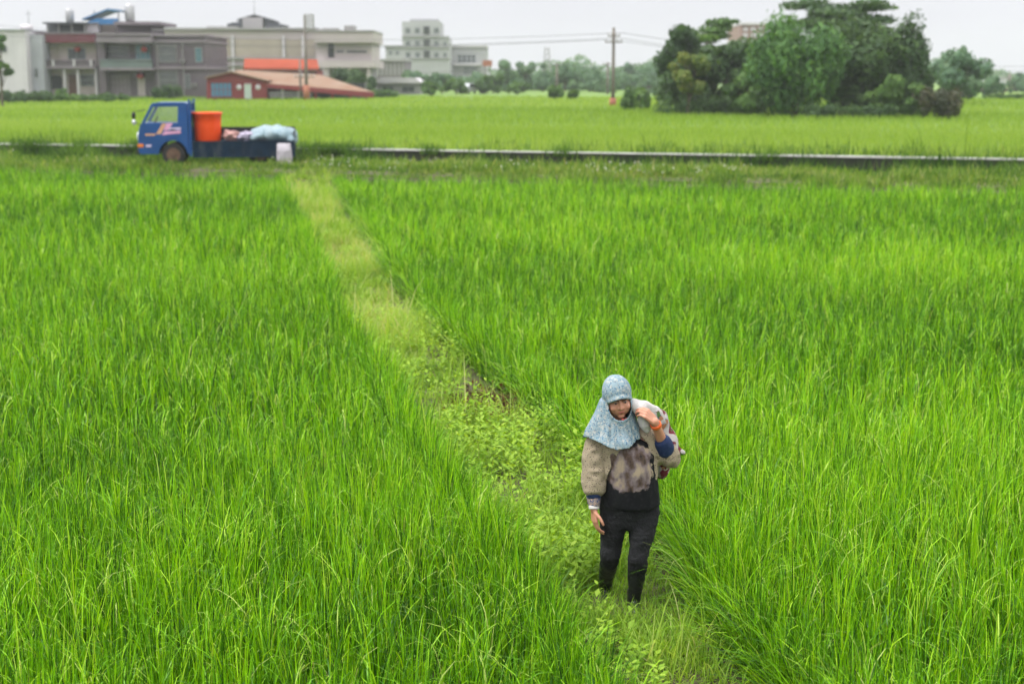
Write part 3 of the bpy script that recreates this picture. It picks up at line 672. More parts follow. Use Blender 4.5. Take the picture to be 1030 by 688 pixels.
# right wing of the factory
Y = 188; b = h
boxpart("office_wing", m_fac, h, rect(318, 43, 374, 61.5, Y), Y + .4, Y + 12)
boxpart("office_parapet", m_fac, h, rect(317.5, 31.5, 377, 43.4, Y), Y - .9, Y + 12.3)
boxpart("office_eave", m_facs, h, rect(317, 31, 377.5, 32.4, Y), Y - 1.1, Y + 12.5)
boxpart("office_slab", m_fac, h, rect(317, 61.5, 377.5, 68.5, Y), Y - .9, Y + 12.3)
boxpart("recess_shade", m_dark, h, rect(330, 44, 336, 58, Y), Y + .3, Y + .5)  # dark panel in place of a real shaded hollow
for q in ((338.5, 50.8, 346, 53.4), (348.5, 51, 369, 53.6)): window(h, rect(*q, Y), Y + .4, m_pane, m_facs)
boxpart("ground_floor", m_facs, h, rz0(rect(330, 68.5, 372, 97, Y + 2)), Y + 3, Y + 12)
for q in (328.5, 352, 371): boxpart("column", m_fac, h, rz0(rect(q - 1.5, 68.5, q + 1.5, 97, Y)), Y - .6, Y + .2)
boxpart("roof_plant", m_facs, h, rect(325, 28.6, 340, 31, Y + 4), Y + 4, Y + 7); boxpart("roof_plant", m_grille, h, rect(347, 26, 357, 31, Y + 5), Y + 5, Y + 8)

# -- red barn with long rusty roof
Y = 150; h = house("red_barn", "dark red sheet barn with blue shutter and long rusty roof", "barn", 260, Y)
P = lambda x, y, yy=Y: (at(x, y, yy).x, at(x, y, yy).z)
b = MB(); b.prism([P(208, 103), P(268.5, 103), P(268.5, 82.5), P(262, 80.5), P(233, 73.5), P(208, 79)], Y, Y + 12); b.build("wall", m_barn, h)
b = MB(); b.prism([P(206.5, 79.6), P(233, 73.2), P(270, 82.2), P(270, 81), P(233, 72), P(206.5, 78.2)], Y - .4, Y + 12.4); b.build("gable_roof", m_barnroof, h)
f = window(h, rect(211, 83, 232.5, 98, Y), Y, m_bluew, m_barn, "shutter", 4); window(h, rect(245, 84.5, 252, 100, Y), Y, m_pgreen, m_white, "door")
for q in (240.5, 259.5): a = at(q, 88, Y); MB().ell(a, (.28, .12, .28)).build("wall_lamp", m_white, h, True)
for q, l_ in (((253, 247), 0),): pass
# lean-to roof: ridge behind, eave in front, falling away to the right
e0, e1, k0, k1 = at(268, 86.5, Y), at(376, 95.2, Y), at(237, 72.8, Y + 9), at(322, 77.5, Y + 9)
b = MB(); up = Vector((0, 0, .22)); b.add([e0, e1, k1, k0, e0 + up, e1 + up, k1 + up, k0 + up], [(0, 1, 2, 3), (7, 6, 5, 4), (0, 4, 5, 1), (1, 5, 6, 2), (2, 6, 7, 3), (3, 7, 4, 0)]); b.build("lean_to_roof", m_barnroof, h)
b = MB(); d3 = Vector((0, 0, .75)); b.add([e0 + Vector((0, -.1, .2)), e1 + Vector((0, -.1, .2)), e1 + Vector((0, -.1, -.35)), e0 + Vector((0, -.1, -.2)), e0 + Vector((0, 0, .2)), e1 + Vector((0, 0, .2)), e1 + Vector((0, 0, -.35)), e0 + Vector((0, 0, -.2))], [(0, 1, 2, 3), (7, 6, 5, 4), (0, 4, 5, 1), (1, 5, 6, 2), (2, 6, 7, 3), (3, 7, 4, 0)]); b.build("eave_board", m_barn, h)
boxpart("rear_wall", m_dark, h, rz0(rect(269, 84, 366, 97, Y + 7)), Y + 7, Y + 7.3)  # back wall coloured near-black for the shade inside the lean-to
for q in (284, 300, 317, 334, 352, 368):
    zt = at(q, 86.5 + (q - 268) * .081, Y).z; x = at(q, 92, Y).x; MB().box(x - .12, x + .12, Y + .1, Y + .34, ZB - .6, zt - .2).build("post", m_grille if q < 310 else m_barn, h)
b = MB(); r = rect(270, 93, 312, 94, Y); b.box(r[0], r[1], Y + .2, Y + .28, r[2], r[3]); r2 = rect(270, 97, 312, 98, Y); b.box(r2[0], r2[1], Y + .2, Y + .28, r2[2], r2[3])
for i in range(22):
    x = r[0] + (r[1] - r[0]) * i / 21; b.box(x - .04, x + .04, Y + .205, Y + .275, r2[3], r[2])
b.build("railing", m_grille, h)
Y = 172; h = house("orange_roof_shed", "low shed with bright orange-red roof behind the rusty barn", "shed", 282, Y)
P = lambda x, y, yy=Y: (at(x, y, yy).x, at(x, y, yy).z)
e0, e1, k0, k1 = at(245, 71, Y), at(321, 71, Y), at(246, 61, Y + 7), at(319, 62, Y + 7)
b = MB(); b.add([e0, e1, k1, k0, e0 + up, e1 + up, k1 + up, k0 + up], [(0, 1, 2, 3), (7, 6, 5, 4), (0, 4, 5, 1), (1, 5, 6, 2), (2, 6, 7, 3), (3, 7, 4, 0)]); b.build("roof", m_redroof, h)
boxpart("wall", m_barn, h, rz0(rect(248, 71.5, 319, 97, Y + 1)), Y + 1, Y + 6)
for q in ((252, 74, 262, 78), (270, 74, 290, 78), (298, 74, 314, 78)): window(h, rect(*q, Y + 1), Y + 1)

# -- pale buildings in the middle distance
Y = 200; h = house("low_white_shed", "low white roofed shed standing in front of the apartment blocks", "shed", 401, Y)
boxpart("wall", m_facs, h, rz0(rect(379, 83.5, 423, 98, Y)), Y, Y + 8)
b = MB(); b.prism([P_ for P_ in [(at(376, 84, Y).x, at(376, 84, Y).z), (at(425, 84, Y).x, at(425, 84, Y).z), (at(418, 78.5, Y).x, at(418, 78.5, Y).z), (at(383, 78, Y).x, at(383, 78, Y).z)]], Y - .8, Y + 8.8); b.build("roof", m_white, h)
for q in ((384, 87, 396, 93), (404, 87, 417, 93)): window(h, rect(*q, Y), Y)
Y = 260; h = house("grey_workshop", "grey sheet workshop between the factory and the stepped apartment block", "workshop", 388, Y)
boxpart("wall", m_mauve2, h, rz0(rect(370, 62, 408, 97, Y)), Y, Y + 15); boxpart("roof", m_facs, h, rect(369, 59.5, 409, 62, Y), Y - .5, Y + 15.5)
b = MB()
for i in range(9): b.pbox(rect(371 + i * 4.2, 64, 373 + i * 4.2, 76, Y), Y - .15, .2)
b.build("rib", m_facs, h)
Y = 330; h = house("stepped_apartment_block", "tall stepped pale apartment block with dark windows far behind trees", "apartment block", 430, Y)
boxpart("wall", m_apt, h, rz0(rect(405, 22, 443, 97, Y)), Y, Y + 18); boxpart("lower_wing", m_apt, h, rz0(rect(443, 38, 452, 97, Y)), Y, Y + 16)
boxpart("roof_room", m_apt, h, rect(413, 19.6, 441, 22, Y + 3), Y + 3, Y + 9)
b = MB()
for yy in (36.5, 47.5, 58.5): b.pbox(rect(404.5, yy, 452.4, yy + 1.1, Y), Y - .4, .4)
b.build("floor_band", m_facs, h)
for yy in (28, 41, 52.5):
    for q in (408, 417.5, 436.5): window(h, rect(q, yy, q + 5.5, yy + 6.5, Y), Y, None, None, "window", 0, .2)
    boxpart("balcony_recess_shade", m_dark, h, rect(426.5, yy - 1, 432.5, yy + 7, Y), Y - .25, Y + .1)  # dark box paints the balcony's shade, no hollow modelled
for yy in (42, 53): window(h, rect(445.5, yy, 450, yy + 6, Y), Y, None, None, "window", 0, .2)
Y = 345; h = house("pale_apartment_block", "lower pale apartment block with wide dark balcony right of the stepped block", "apartment block", 472, Y)
boxpart("wall", m_apt, h, rz0(rect(454, 47, 490, 97, Y)), Y, Y + 15); boxpart("parapet", m_white, h, rect(453.5, 45.8, 490.5, 48, Y), Y - .4, Y + 15.4)
for q in ((460, 55, 479, 64), (466, 67.5, 480, 75)): window(h, rect(*q, Y), Y, None, None, "window", 3, .25)
boxpart("balcony", m_white, h, rect(457, 64, 484, 66.4, Y), Y - 1.6, Y)
Y = 380; h = house("distant_house", "small pale distant house left of the stepped apartment block", "house", 396, Y)
boxpart("wall", m_apt, h, rz0(rect(388, 48, 405, 97, Y)), Y, Y + 12); boxpart("roof", m_facs, h, rect(387, 46, 406, 48, Y), Y - .6, Y + 12.6)
for q in ((391, 51, 395, 56), (398, 51, 402, 56)): window(h, rect(*q, Y), Y, None, None, "window", 0, .2)
# tower block glimpsed above the grove
Y = 230; h = house("tower_block", "pinkish tower block top showing above the tree grove", "apartment block", 756, Y)
boxpart("wall", m_pink, h, rz0(rect(744, 25, 769, 97, Y)), Y, Y + 14); boxpart("parapet", m_white, h, rect(743.4, 23, 769.6, 25.4, Y), Y - .3, Y + 14.3)
for i in range(3):
    for j in range(3): window(h, rect(746.5 + i * 7.5, 28 + j * 6, 751 + i * 7.5, 31.5 + j * 6, Y), Y, m_cream, m_white, "window", 0, .15)
boxpart("side_slab", m_white, h, rect(733, 41, 749, 45.5, Y - 3), Y - 3, Y); boxpart("side_slab", m_white, h, rect(760, 33.5, 774, 38, Y - 2), Y - 2, Y)
# low far houses at the right of the main pole
Y = 300; h = house("far_white_house", "low white house half hidden behind the bush by the main pole", "house", 640, Y)
boxpart("wall", m_white, h, rz0(rect(626, 84, 662, 97, Y)), Y, Y + 10); boxpart("roof", m_apt, h, rect(625, 81.5, 663, 84, Y), Y - .5, Y + 10.5); window(h, rect(630, 87, 640, 92, Y), Y, None, None, "window", 1, .2); window(h, rect(646, 87, 655, 92, Y), Y, None, None, "window", 1, .2)
Y = 420; h = house("far_white_tower", "far pale building faint in the haze at the right edge", "house", 1020, Y)
boxpart("wall", m_apt, h, rz0(rect(1013, 79, 1040, 97, Y)), Y, Y + 12); boxpart("roof", m_facs, h, rect(1012, 77.5, 1041, 79, Y), Y - .5, Y + 12.5); window(h, rect(1018, 82, 1026, 87, Y), Y, None, None, "window", 1, .2)
# far low roofs in the centre
for i, (x0, x1, yt, Y, lab) in enumerate(((520, 556, 83, 270, "low grey roofed house among the far trees left of the thin pole"), (570, 604, 85, 285, "long low grey shed behind the far trees left of the main pole"))):
    h = house("far_house", lab, "house", (x0 + x1) / 2, Y); boxpart("wall", m_apt, h, rz0(rect(x0, yt + 3, x1, 97, Y)), Y, Y + 9)
    r = rect(x0 - 1, yt + 3, x1 + 1, yt + 3.3, Y); zt = at(515, yt - 1, Y).z
    b = MB(); b.prism([(Y - .7, r[2]), (Y + 9.7, r[2]), (Y + 4.5, zt)], r[0], r[1], 'x'); b.build("roof", m_roofd if i else m_whiteside, h); window(h, rect(x0 + 6, yt + 6, x0 + 12, yt + 10, Y), Y); window(h, rect(x1 - 12, yt + 6, x1 - 6, yt + 10, Y), Y)
# orange roof sign
Y = 250; a = at(490, 62.5, Y); b = MB(); r = rect(485.5, 61, 495, 67, Y)
h = tag(empty("roof_sign", (a.x, Y, ZB)), "orange sign board raised on posts above the far trees", "sign"); boxpart("board", m_orange, h, r, Y, Y + .3)
for x in (r[0] + .3, r[1] - .5): MB().box(x, x + .2, Y + .32, Y + .5, ZB - .5, r[3]).build("post", m_grille, h)
# low white wall posts / car by the far lane
Y = 205; p = at(470, 96, Y); h = tag(empty("parked_car", (p.x, Y, ZB)), "small white parked car at the far edge of the rice", "car"); h.rotation_euler = (0, 0, R(72))
z = at(470, 94.6, Y).z; L_ = 3.9
b = MB(); b.prism([(-1.95, .3), (1.95, .3), (1.98, .75), (1.5, .9), (.9, 1.42), (-1.0, 1.45), (-1.75, .95), (-1.98, .8)], -.8, .8); o_ = b.build("body", m_carw, h, local=True, bevel=.06); o_.location.z = z - ZB
b = MB(); b.prism([(1.3, .92), (.82, 1.36), (-.92, 1.38), (-1.5, .95)], -.82, -.805); g_ = b.build("side_window", m_pane, h, local=True); g_.location.z = z - ZB
for x in (-1.25, 1.25):
    for y in (-.68, .68):
        b = MB(); b.tube([(x, y - .1, .31), (x, y + .1, .31)], .31, 16); q = b.build("wheel", m_tyre, h, True, True); q.location.z = z - ZB
m_lane = mat("white_lane_post", (.7, .7, .68), .6, .1, 1)
for i in range(9):
    a = at(447 + i * 2.6, 99.5, 172); b = MB().box(a.x - .12, a.x + .12, 171.9, 172.1, ZB - .1, a.z + .25).box(a.x - .15, a.x + .15, 171.87, 172.13, a.z + .251, a.z + .32)
    tag(b.build("marker_post", m_lane), "short white post in the row beside the white parked car", "post", "white posts beside the far lane")

# ------------------------------------------------------------------ poles and wires
def pole(name, label, px, ytop, Y, rad, arms=(), band=None, m=m_poleb, extra=None, group=None):
    p = at(px, 97, Y); zb = float(zfar(Y)) if Y < 165 else ZB; zt = at(px, ytop, Y).z
    h = tag(empty(name, (p.x, Y, zb)), label, "utility pole", group)
    MB().tube([(p.x, Y, zb - .3), (p.x, Y, zt)], [rad * 1.15, rad * .8], 12).build("shaft", m, h, True)
    for z_, hw in arms:
        za = at(px, z_, Y).z; mb = MB().box(p.x - hw, p.x + hw, Y - rad - .12, Y - rad, za - .045, za + .045); a_ = mb.build("crossarm", m_poleb, h)
        for s in (-.9, -.35, .35, .9): MB().lathe([(.02, 0), (.06, .02), (.04, .1), (.07, .14), (.03, .26), (.01, .28)], 8, (p.x + hw * s, Y - rad - .06, za + .06)).build("insulator", m_white, a_, True)
    if band:
        za, zb2 = at(px, band[0], Y).z, at(px, band[1], Y).z; MB().tube([(p.x, Y, max(zb2, zb)), (p.x, Y, za)], rad * 1.15 + .12, 14).build("band", m_orange, h, True)
    return h, p.x, zt
h, xm, zm = pole("utility_pole", "tall main utility pole with crossarms and orange base in rice", 616.5, 28, 118, .14, ((37, .5), (43, .7)), (99, 112))
h, xn, zn = pole("utility_pole", "tall brown pole with lattice transformer top in front of factory", 308.5, 16, 146, .16, ((78, .9),), (86, 106))
# lattice top
b = MB(); z0, z1 = at(308, 32, 146).z, at(308, 15, 146).z
for sx_ in (0, .85):
    for sy in (-.3, .3): b.tube([(xn + sx_, 146 + sy, z0), (xn + sx_, 146 + sy, z1)], .05, 6)
for i in range(6):
    za = z0 + (z1 - z0) * i / 5
    for sy in (-.3, .3): b.tube([(xn, 146 + sy, za), (xn + .85, 146 + sy, za)], .035, 6)
    if i < 5:
        for sy in (-.3, .3): b.tube([(xn, 146 + sy, za), (xn + .85, 146 + sy, za + (z1 - z0) / 5)], .03, 6)
b.build("lattice", m_grille, h)
h, xs, zs = pole("utility_pole", "thin grey pole close left of the rusty brown pole", 302.5, 60, 150, .12, ((78, .6),))
h, xk, zk = pole("utility_pole", "thin dark pole among the far trees left of the main pole", 560, 64, 230, .2, ((66, .8),))
h, x6, z6 = pole("utility_pole", "thin faint pole just left of the main pole", 611, 63, 200, .16, ((65, .8),))
h, xr_, zr_ = pole("utility_pole", "far pole in the haze near the right edge", 1014.5, 74, 260, .24, ((78, 1.2),))
# far lattice mast
Y = 260; p = at(550, 97, Y); h = tag(empty("lattice_mast", (p.x, Y, ZB)), "slender lattice mast rising behind the far centre trees", "mast"); zt = at(550, 48, Y).z
for sx_ in (-1, 1):
    for sy in (-1, 1): MB().tube([(p.x + sx_ * .9, Y + sy * .9, ZB), (p.x + sx_ * .35, Y + sy * .35, zt)], [.1, .07], 6).build("leg", m_grille, h)
b = MB()
for i in range(9):
    f = i / 9; f2 = (i + 1) / 9; z_, z2 = ZB + (zt - ZB) * f, ZB + (zt - ZB) * f2; w1, w2_ = .9 - .55 * f, .9 - .55 * f2
    for sy in (-1, 1):
        b.tube([(p.x - w1, Y + sy * w1, z_), (p.x + w2_, Y + sy * w2_, z2)], .045, 5); b.tube([(p.x + w1, Y + sy * w1, z_), (p.x - w2_, Y + sy * w2_, z2)], .045, 5)
b.build("bracing", m_grille, h)
def wire(p0, p1, sag, label, rad=.022):
    pts = []
    for i in range(25):
        t = i / 24; q = Vector(p0).lerp(Vector(p1), t); q.z -= sag * 4 * t * (1 - t); pts.append(q)
    tag(MB().tube(pts, rad, 6).build("power_line", m_wire, None, True), label, "wire", "overhead power lines")
zA = lambda y: at(616, y, 118).z
for dz, dx, y_, n in ((0, -.8, 43, "lower left"), (0, .8, 43, "lower right"), (0, .6, 37, "upper right")):
    z_ = zA(y_) + .28
    l_ = {"lower left": "overhead wire on the outer left of the main pole's lower crossarm", "lower right": "overhead wire on the right of the main pole's lower crossarm", "upper right": "topmost overhead wire running from the main pole's upper crossarm"}[n]
    pL = at(-60, 20 if n == "upper right" else (26 if n == "lower left" else 30), 150); pR = at(1080, 66 if n == "upper right" else 70 if n == "lower left" else 73, 150)
    pts = []
    A = (xm + dx, 117.72, z_)
    for q0, q1, sag in ((tuple(pL), A, 1.2), (A, tuple(pR), 1.0)):
        for i in range(22):
            t = i / 21; v = Vector(q0).lerp(Vector(q1), t); v.z -= sag * 4 * t * (1 - t)
            if not (pts and i == 0): pts.append(v)
    tag(MB().tube(pts, .018, 6).build("power_line", m_wire, None, True), l_, "wire", "overhead power lines")
wire((xk, 229.7, at(560, 65, 230).z), at(1060, 92, 240), 1.2, "low far wire running right from the thin dark pole among far trees", .035)
wire((xk, 229.6, at(560, 66, 230).z), at(300, 70, 230), .8, "low far wire running left from the thin dark pole to the factory", .035)

# ================================================================== TREES
def foliage(name, c_dark, c_mid, c_light, tr=.3): return leaf_mat(name, [(0, c_dark), (.55, c_mid), (1, c_light)], tr, .55, .25, 1.3)
f_dark = foliage("dark_foliage", (.025, .06, .02), (.05, .105, .03), (.09, .16, .045))
f_mid = foliage("mid_foliage", (.04, .09, .022), (.08, .165, .035), (.14, .24, .05))
f_bamb = foliage("bamboo_foliage", (.035, .10, .028), (.08, .19, .042), (.14, .28, .06), .35)
f_yel = foliage("yellow_foliage", (.07, .13, .028), (.15, .20, .038), (.30, .29, .055))
f_blue = foliage("painted_haze_foliage", (.065, .14, .075), (.115, .21, .11), (.18, .28, .14))  # distance haze painted into the leaves as paler, bluer greens
f_brown = foliage("brown_foliage", (.03, .045, .02), (.055, .062, .03), (.09, .085, .045), .2)
def tree(name, label, px, Y, ytop, ybot, half, fm, n=5000, leaf=.30, shape='round', trunk=.16, crown0=.12, group="trees around the fields", cat="tree", lobes=16, seed=0, limbs=True, fill=1.0):
    rg = np.random.default_rng(int(px * 7 + Y * 13 + seed)); zb = float(zfar(Y)) - .02 if Y < 165 else ZB
    p = at(px, ybot, Y); zt = at(px, ytop, Y).z; Zc = Y * CP + (H - 4) * SP; hw = half / F * Zc; hgt = zt - zb; x0 = p.x
    root = tag(empty(name, (x0, Y, zb)), label, cat, group)
    zc0 = zb + hgt * crown0; cz = (zt + zc0) / 2; hz = (zt - zc0) / 2
    LB = []
    for i in range(lobes):
        for _ in range(60):
            q = rg.uniform(-1, 1, 3)
            if shape == 'cone':
                f = (q[2] + 1) / 2
                if np.hypot(q[0], q[1]) < 1.0 - f * .85: break
            elif shape == 'column':
                if np.hypot(q[0], q[1]) < (1 - .6 * abs(q[2]) ** 3): break
            elif shape == 'umbrella':
                if np.hypot(q[0], q[1]) < 1 and q[2] > -.2 - .3: break
            elif shape == 'hedge':
                break
            else:
                if np.linalg.norm(q * [1, 1, .95]) < 1: break
        if shape == 'umbrella': r = np.array([rg.uniform(.3, .5), rg.uniform(.3, .5), rg.uniform(.07, .13)]) * [hw, hw, hz * 1.4]
        elif shape == 'cone': r = np.array([1, 1, 1.0]) * hw * rg.uniform(.35, .6) * (1.15 - .6 * (q[2] + 1) / 2)
        elif shape == 'droop': r = np.array([.24, .24, .34]) * rg.uniform(.8, 1.3) * np.array([hw, hw, hz])
        elif shape == 'hedge': r = np.array([min(hw * .3, hz * 1.1), hz * .8, hz * .8]) * rg.uniform(.7, 1.15)
        elif shape == 'column': r = np.array([1, 1, 1.3]) * hw * rg.uniform(.42, .7)
        else: r = np.array([1, 1, .85]) * min(hw, hz * 1.2) * rg.uniform(.22, .42)
        dep = min(hw, hz * 1.4) if shape == 'hedge' else hw * (.75 if hw > 4 else 1)
        c = np.array([x0 + q[0] * (hw - r[0] * .75), Y + q[1] * (dep - r[1] * .6), cz + q[2] * (hz - r[2] * .8)])
        LB.append((c, r, rg.uniform(-.3, .3)))
    wts = np.array([r[0] * r[2] + r[0] * r[1] for c, r, _ in LB]); wts /= wts.sum(); CC = []; NN = []; TT = []
    for (c, r, tb), wt in zip(LB, wts):
        k = int(n * wt) + 8; d = rg.normal(0, 1, (k, 3)); d /= np.linalg.norm(d, axis=1, keepdims=True)
        rad = 1.04 - rg.random(k) ** 2 * .6; rad *= 1 + .22 * vnoise(d[:, 0] * 2.2 + c[0], d[:, 1] * 2.2 + c[1], d[:, 2] * 2.2 + c[2])
        if shape == 'droop':
            sc_ = 1 + .12 * rg.normal(0, 1, k); pts = c + d * r * rad[:, None] * sc_[:, None]; pts[:, 2] -= np.abs(rg.normal(0, .18, k)) * r[2]
        else: pts = c + d * r * rad[:, None]
        CC.append(pts); NN.append(d * .9 + rg.normal(0, .45, (k, 3)) + [0, 0, .15]); TT.append(np.clip(.45 + tb + rg.normal(0, .2, k), 0, 1))
    C = np.concatenate(CC); Nn = np.concatenate(NN); T = np.concatenate(TT); ok = C[:, 2] > zb + .05; C, Nn, T = C[ok], Nn[ok], T[ok]; k = len(C)
    ax = rg.normal(0, 1, (k, 3)); ax[:, 2] -= 1.4 if shape == 'droop' else .3
    ln = leaf * rg.lognormal(0, .35, k); V, Q, Tt = leaves(C, Nn, ax, ln * (1.15 if shape == 'droop' else 1), ln * (.42 if shape == 'droop' else .62), T)
    me = np_mesh("crown", V, Q, {"tint": Tt}, smooth=False); link("crown", me, fm, root)
    if trunk:
        top = Vector((x0 + rg.uniform(-.1, .1) * hw, Y, cz + hz * .35)); mb = MB()
        mid = Vector((x0 + rg.uniform(-.08, .08) * hw, Y, zb + (cz - zb) * .55))
        mb.tube([(x0, Y, zb - .3), (x0, Y, zb + .2), mid, top], [trunk * 1.5, trunk * 1.1, trunk * .8, trunk * .25], 9)
        if limbs:
            for c, r, _ in LB[:9]:
                s_ = Vector((x0, Y, zb)).lerp(top, min(max((c[2] - zb) / (hgt + .01) * .7, .2), .8)); e_ = Vector(c); m2 = s_.lerp(e_, .5) + Vector((0, 0, .1 * hgt * .3))
                mb.tube([s_, m2, e_], [trunk * .5, trunk * .32, trunk * .1], 6)
        mb.build("trunk", m_bark, root, True)
    return root
T_ = tree
G = "trees of the grove on the right"
T_("broadleaf_tree", "dark rounded tree at the left end of the grove", 688, 98, 22, 112, 38, f_dark, 15000, .26, 'round', .2, .0, G, lobes=34)
T_("feathery_tree", "thin open topped tree sprouting over the left grove end", 702, 104, 19, 108, 38, f_mid, 1500, .28, 'umbrella', .16, .55, G, lobes=11)
T_("yellowing_tree", "small yellowing tree in front of the dark grove", 692, 93.5, 47, 112, 21, f_yel, 3200, .22, 'round', .12, .25, G, lobes=13)
T_("broadleaf_tree", "dark tree between the yellowing tree and the big drooping tree", 735, 100, 36, 114, 42, f_dark, 15000, .26, 'round', .2, .0, G, lobes=22)
T_("small_tree", "low pale green bushy tree at the foot of the grove's gap", 756, 91, 64, 117, 27, f_mid, 6000, .2, 'round', .08, .0, G, lobes=10)
T_("drooping_tree", "broad bright green drooping tree in the middle of the grove", 800, 90.5, 11, 119, 53, f_bamb, 22000, .27, 'droop', .2, .0, G, lobes=64)
T_("umbrella_tree", "tall flat layered tree spreading over the top of the grove", 838, 103, -2, 112, 56, f_dark, 9000, .27, 'umbrella', .24, .5, G, lobes=30)
T_("broadleaf_tree", "large dark tree right of the bright drooping tree", 858, 95, 16, 119, 56, f_dark, 20000, .26, 'round', .28, .0, G, lobes=48)
T_("conifer_tree", "pointed dark conifer rising from the right of the grove", 908, 93.5, 11, 119, 23, f_dark, 11000, .22, 'column', .16, .0, G, lobes=46)
T_("conifer_tree", "shorter pointed conifer at the right end of the grove", 928, 94, 38, 119, 13, f_dark, 4500, .2, 'cone', .1, .0, G, lobes=18)
T_("small_tree", "leafy mid green tree low in front of the conifers", 893, 89, 62, 120, 24, f_mid, 5500, .2, 'round', .12, .0, G, lobes=16)
T_("small_tree", "low olive green tree at the grove's right foot", 918, 87.5, 80, 121, 17, f_mid, 3000, .17, 'round', .08, .0, G, lobes=10)
T_("bush", "dark undergrowth along the foot of the grove's left half", 716, 94, 96, 113, 60, f_dark, 7500, .17, 'hedge', .05, .0, G, "bush", 30)
T_("brown_shrub", "brownish shrub at the right foot of the grove", 943, 86, 89, 123, 22, f_brown, 5200, .15, 'hedge', .05, .0, G, "shrub", 16)
T_("brown_shrub", "low dark shrub row hugging the base of the drooping tree", 850, 86.8, 104, 122, 56, f_dark, 3800, .15, 'hedge', .04, .0, G, "shrub", 30)
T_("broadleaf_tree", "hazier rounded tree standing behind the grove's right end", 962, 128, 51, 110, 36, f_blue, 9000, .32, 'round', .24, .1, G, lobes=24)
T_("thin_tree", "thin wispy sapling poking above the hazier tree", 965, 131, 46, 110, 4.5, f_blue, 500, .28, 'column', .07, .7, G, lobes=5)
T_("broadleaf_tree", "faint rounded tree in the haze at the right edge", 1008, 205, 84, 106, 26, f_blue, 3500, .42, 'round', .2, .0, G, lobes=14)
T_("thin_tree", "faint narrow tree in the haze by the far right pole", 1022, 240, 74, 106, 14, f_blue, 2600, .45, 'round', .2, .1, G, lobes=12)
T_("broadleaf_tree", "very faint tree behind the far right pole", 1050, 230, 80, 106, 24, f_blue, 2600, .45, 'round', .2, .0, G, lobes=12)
G = "small trees along the far edge of the fields"
for px, Y, yt, hf, fm, sh, lab in (
    (428, 215, 70, 17, f_blue, 'round', "round bluish tree below the stepped apartment block"), (414, 225, 66, 8, f_blue, 'round', "narrow tree at the left foot of the stepped apartment block"),
    (445, 210, 74, 12, f_blue, 'round', "round tree below the lower wing of the stepped block"), (433, 180, 83, 12, f_mid, 'round', "dark bush in front of the low white shed's right end"),
    (459, 200, 80, 12, f_mid, 'round', "broad low tree behind the white parked car"), (485, 205, 78, 11, f_dark, 'round', "dark low tree right of the white parked car"),
    (496, 215, 74, 12, f_mid, 'round', "light green tree below the orange sign"), (509, 240, 61, 10, f_blue, 'round', "tall pale tree right of the orange sign"),
    (528, 245, 60, 9, f_blue, 'round', "tall narrow tree left of the lattice mast"), (521, 200, 82, 10, f_mid, 'round', "low fresh green tree between two tall pale trees"),
    (547, 250, 55, 7, f_blue, 'cone', "dark pointed tree hugging the lattice mast"), (568, 235, 65, 12, f_blue, 'round', "rounded tree right of the thin dark pole"),
    (559, 150, 85, 9.5, f_mid, 'round', "small round tree standing alone in front of the far trees"), (576, 150, 90, 6.5, f_mid, 'round', "smallest round tree right of the lone round tree"),
    (598, 235, 66, 9, f_blue, 'cone', "pointed tree left of the main pole"), (582, 230, 80, 12, f_blue, 'round', "low bluish tree between the round trees and the pointed tree"),
    (632, 270, 64, 11, f_blue, 'round', "bluish tree just right of the main pole"), (652, 250, 80, 14, f_blue, 'round', "low bluish tree behind the bush at the grove's left"),
    (612, 225, 86, 13, f_blue, 'round', "low hazy tree behind the main pole"), (645, 210, 91, 14, f_blue, 'hedge', "low hazy shrubs behind the roadside bush"),
    (637, 108, 88, 15, f_mid, 'hedge', "dense dark bush right of the main pole")):
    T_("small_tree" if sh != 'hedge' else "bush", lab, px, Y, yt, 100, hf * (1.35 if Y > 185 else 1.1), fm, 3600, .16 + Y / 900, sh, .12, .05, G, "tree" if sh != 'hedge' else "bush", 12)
G = "garden plants among the houses"
T_("small_tree", "sparse leafy tree before the white building at the left edge", 2, 120, 34, 100, 13, f_mid, 1500, .22, 'round', .1, .2, G, lobes=10)
T_("bush", "clipped dark bush against the mauve house", 167, 155, 86, 99, 15, f_dark, 2600, .2, 'hedge', .05, 0, G, "bush", 12)
T_("bush", "long clipped hedge in front of the white building", 20, 135, 92, 101, 38, f_dark, 5200, .2, 'hedge', .04, 0, G, "hedge", 26)
T_("bush", "ragged green hedge before the cream house", 88, 138, 94.5, 101, 42, f_mid, 3600, .2, 'hedge', .04, 0, G, "hedge", 26)
T_("small_tree", "large dark tree in front of the factory office", 350, 172, 68, 96, 20, f_dark, 6500, .26, 'round', .18, .0, G, lobes=20)
T_("small_tree", "dark narrow tree right of the factory office", 374, 170, 74, 98, 5, f_dark, 1200, .24, 'column', .1, 0, G, lobes=8)
T_("bush", "low green bushes at the right end of the rusty barn", 388, 160, 91, 100, 16, f_mid, 2600, .2, 'hedge', .04, 0, G, "bush", 14)
T_("bush", "bright bush showing behind the barn's gable", 241, 168, 67, 96, 10, f_mid, 1500, .24, 'round', .08, .2, G, "bush", 9)
T_("bush", "small green shrub beside the cream house steps", 62, 158, 87, 98, 8, f_mid, 900, .2, 'round', .05, 0, G, "bush", 7)
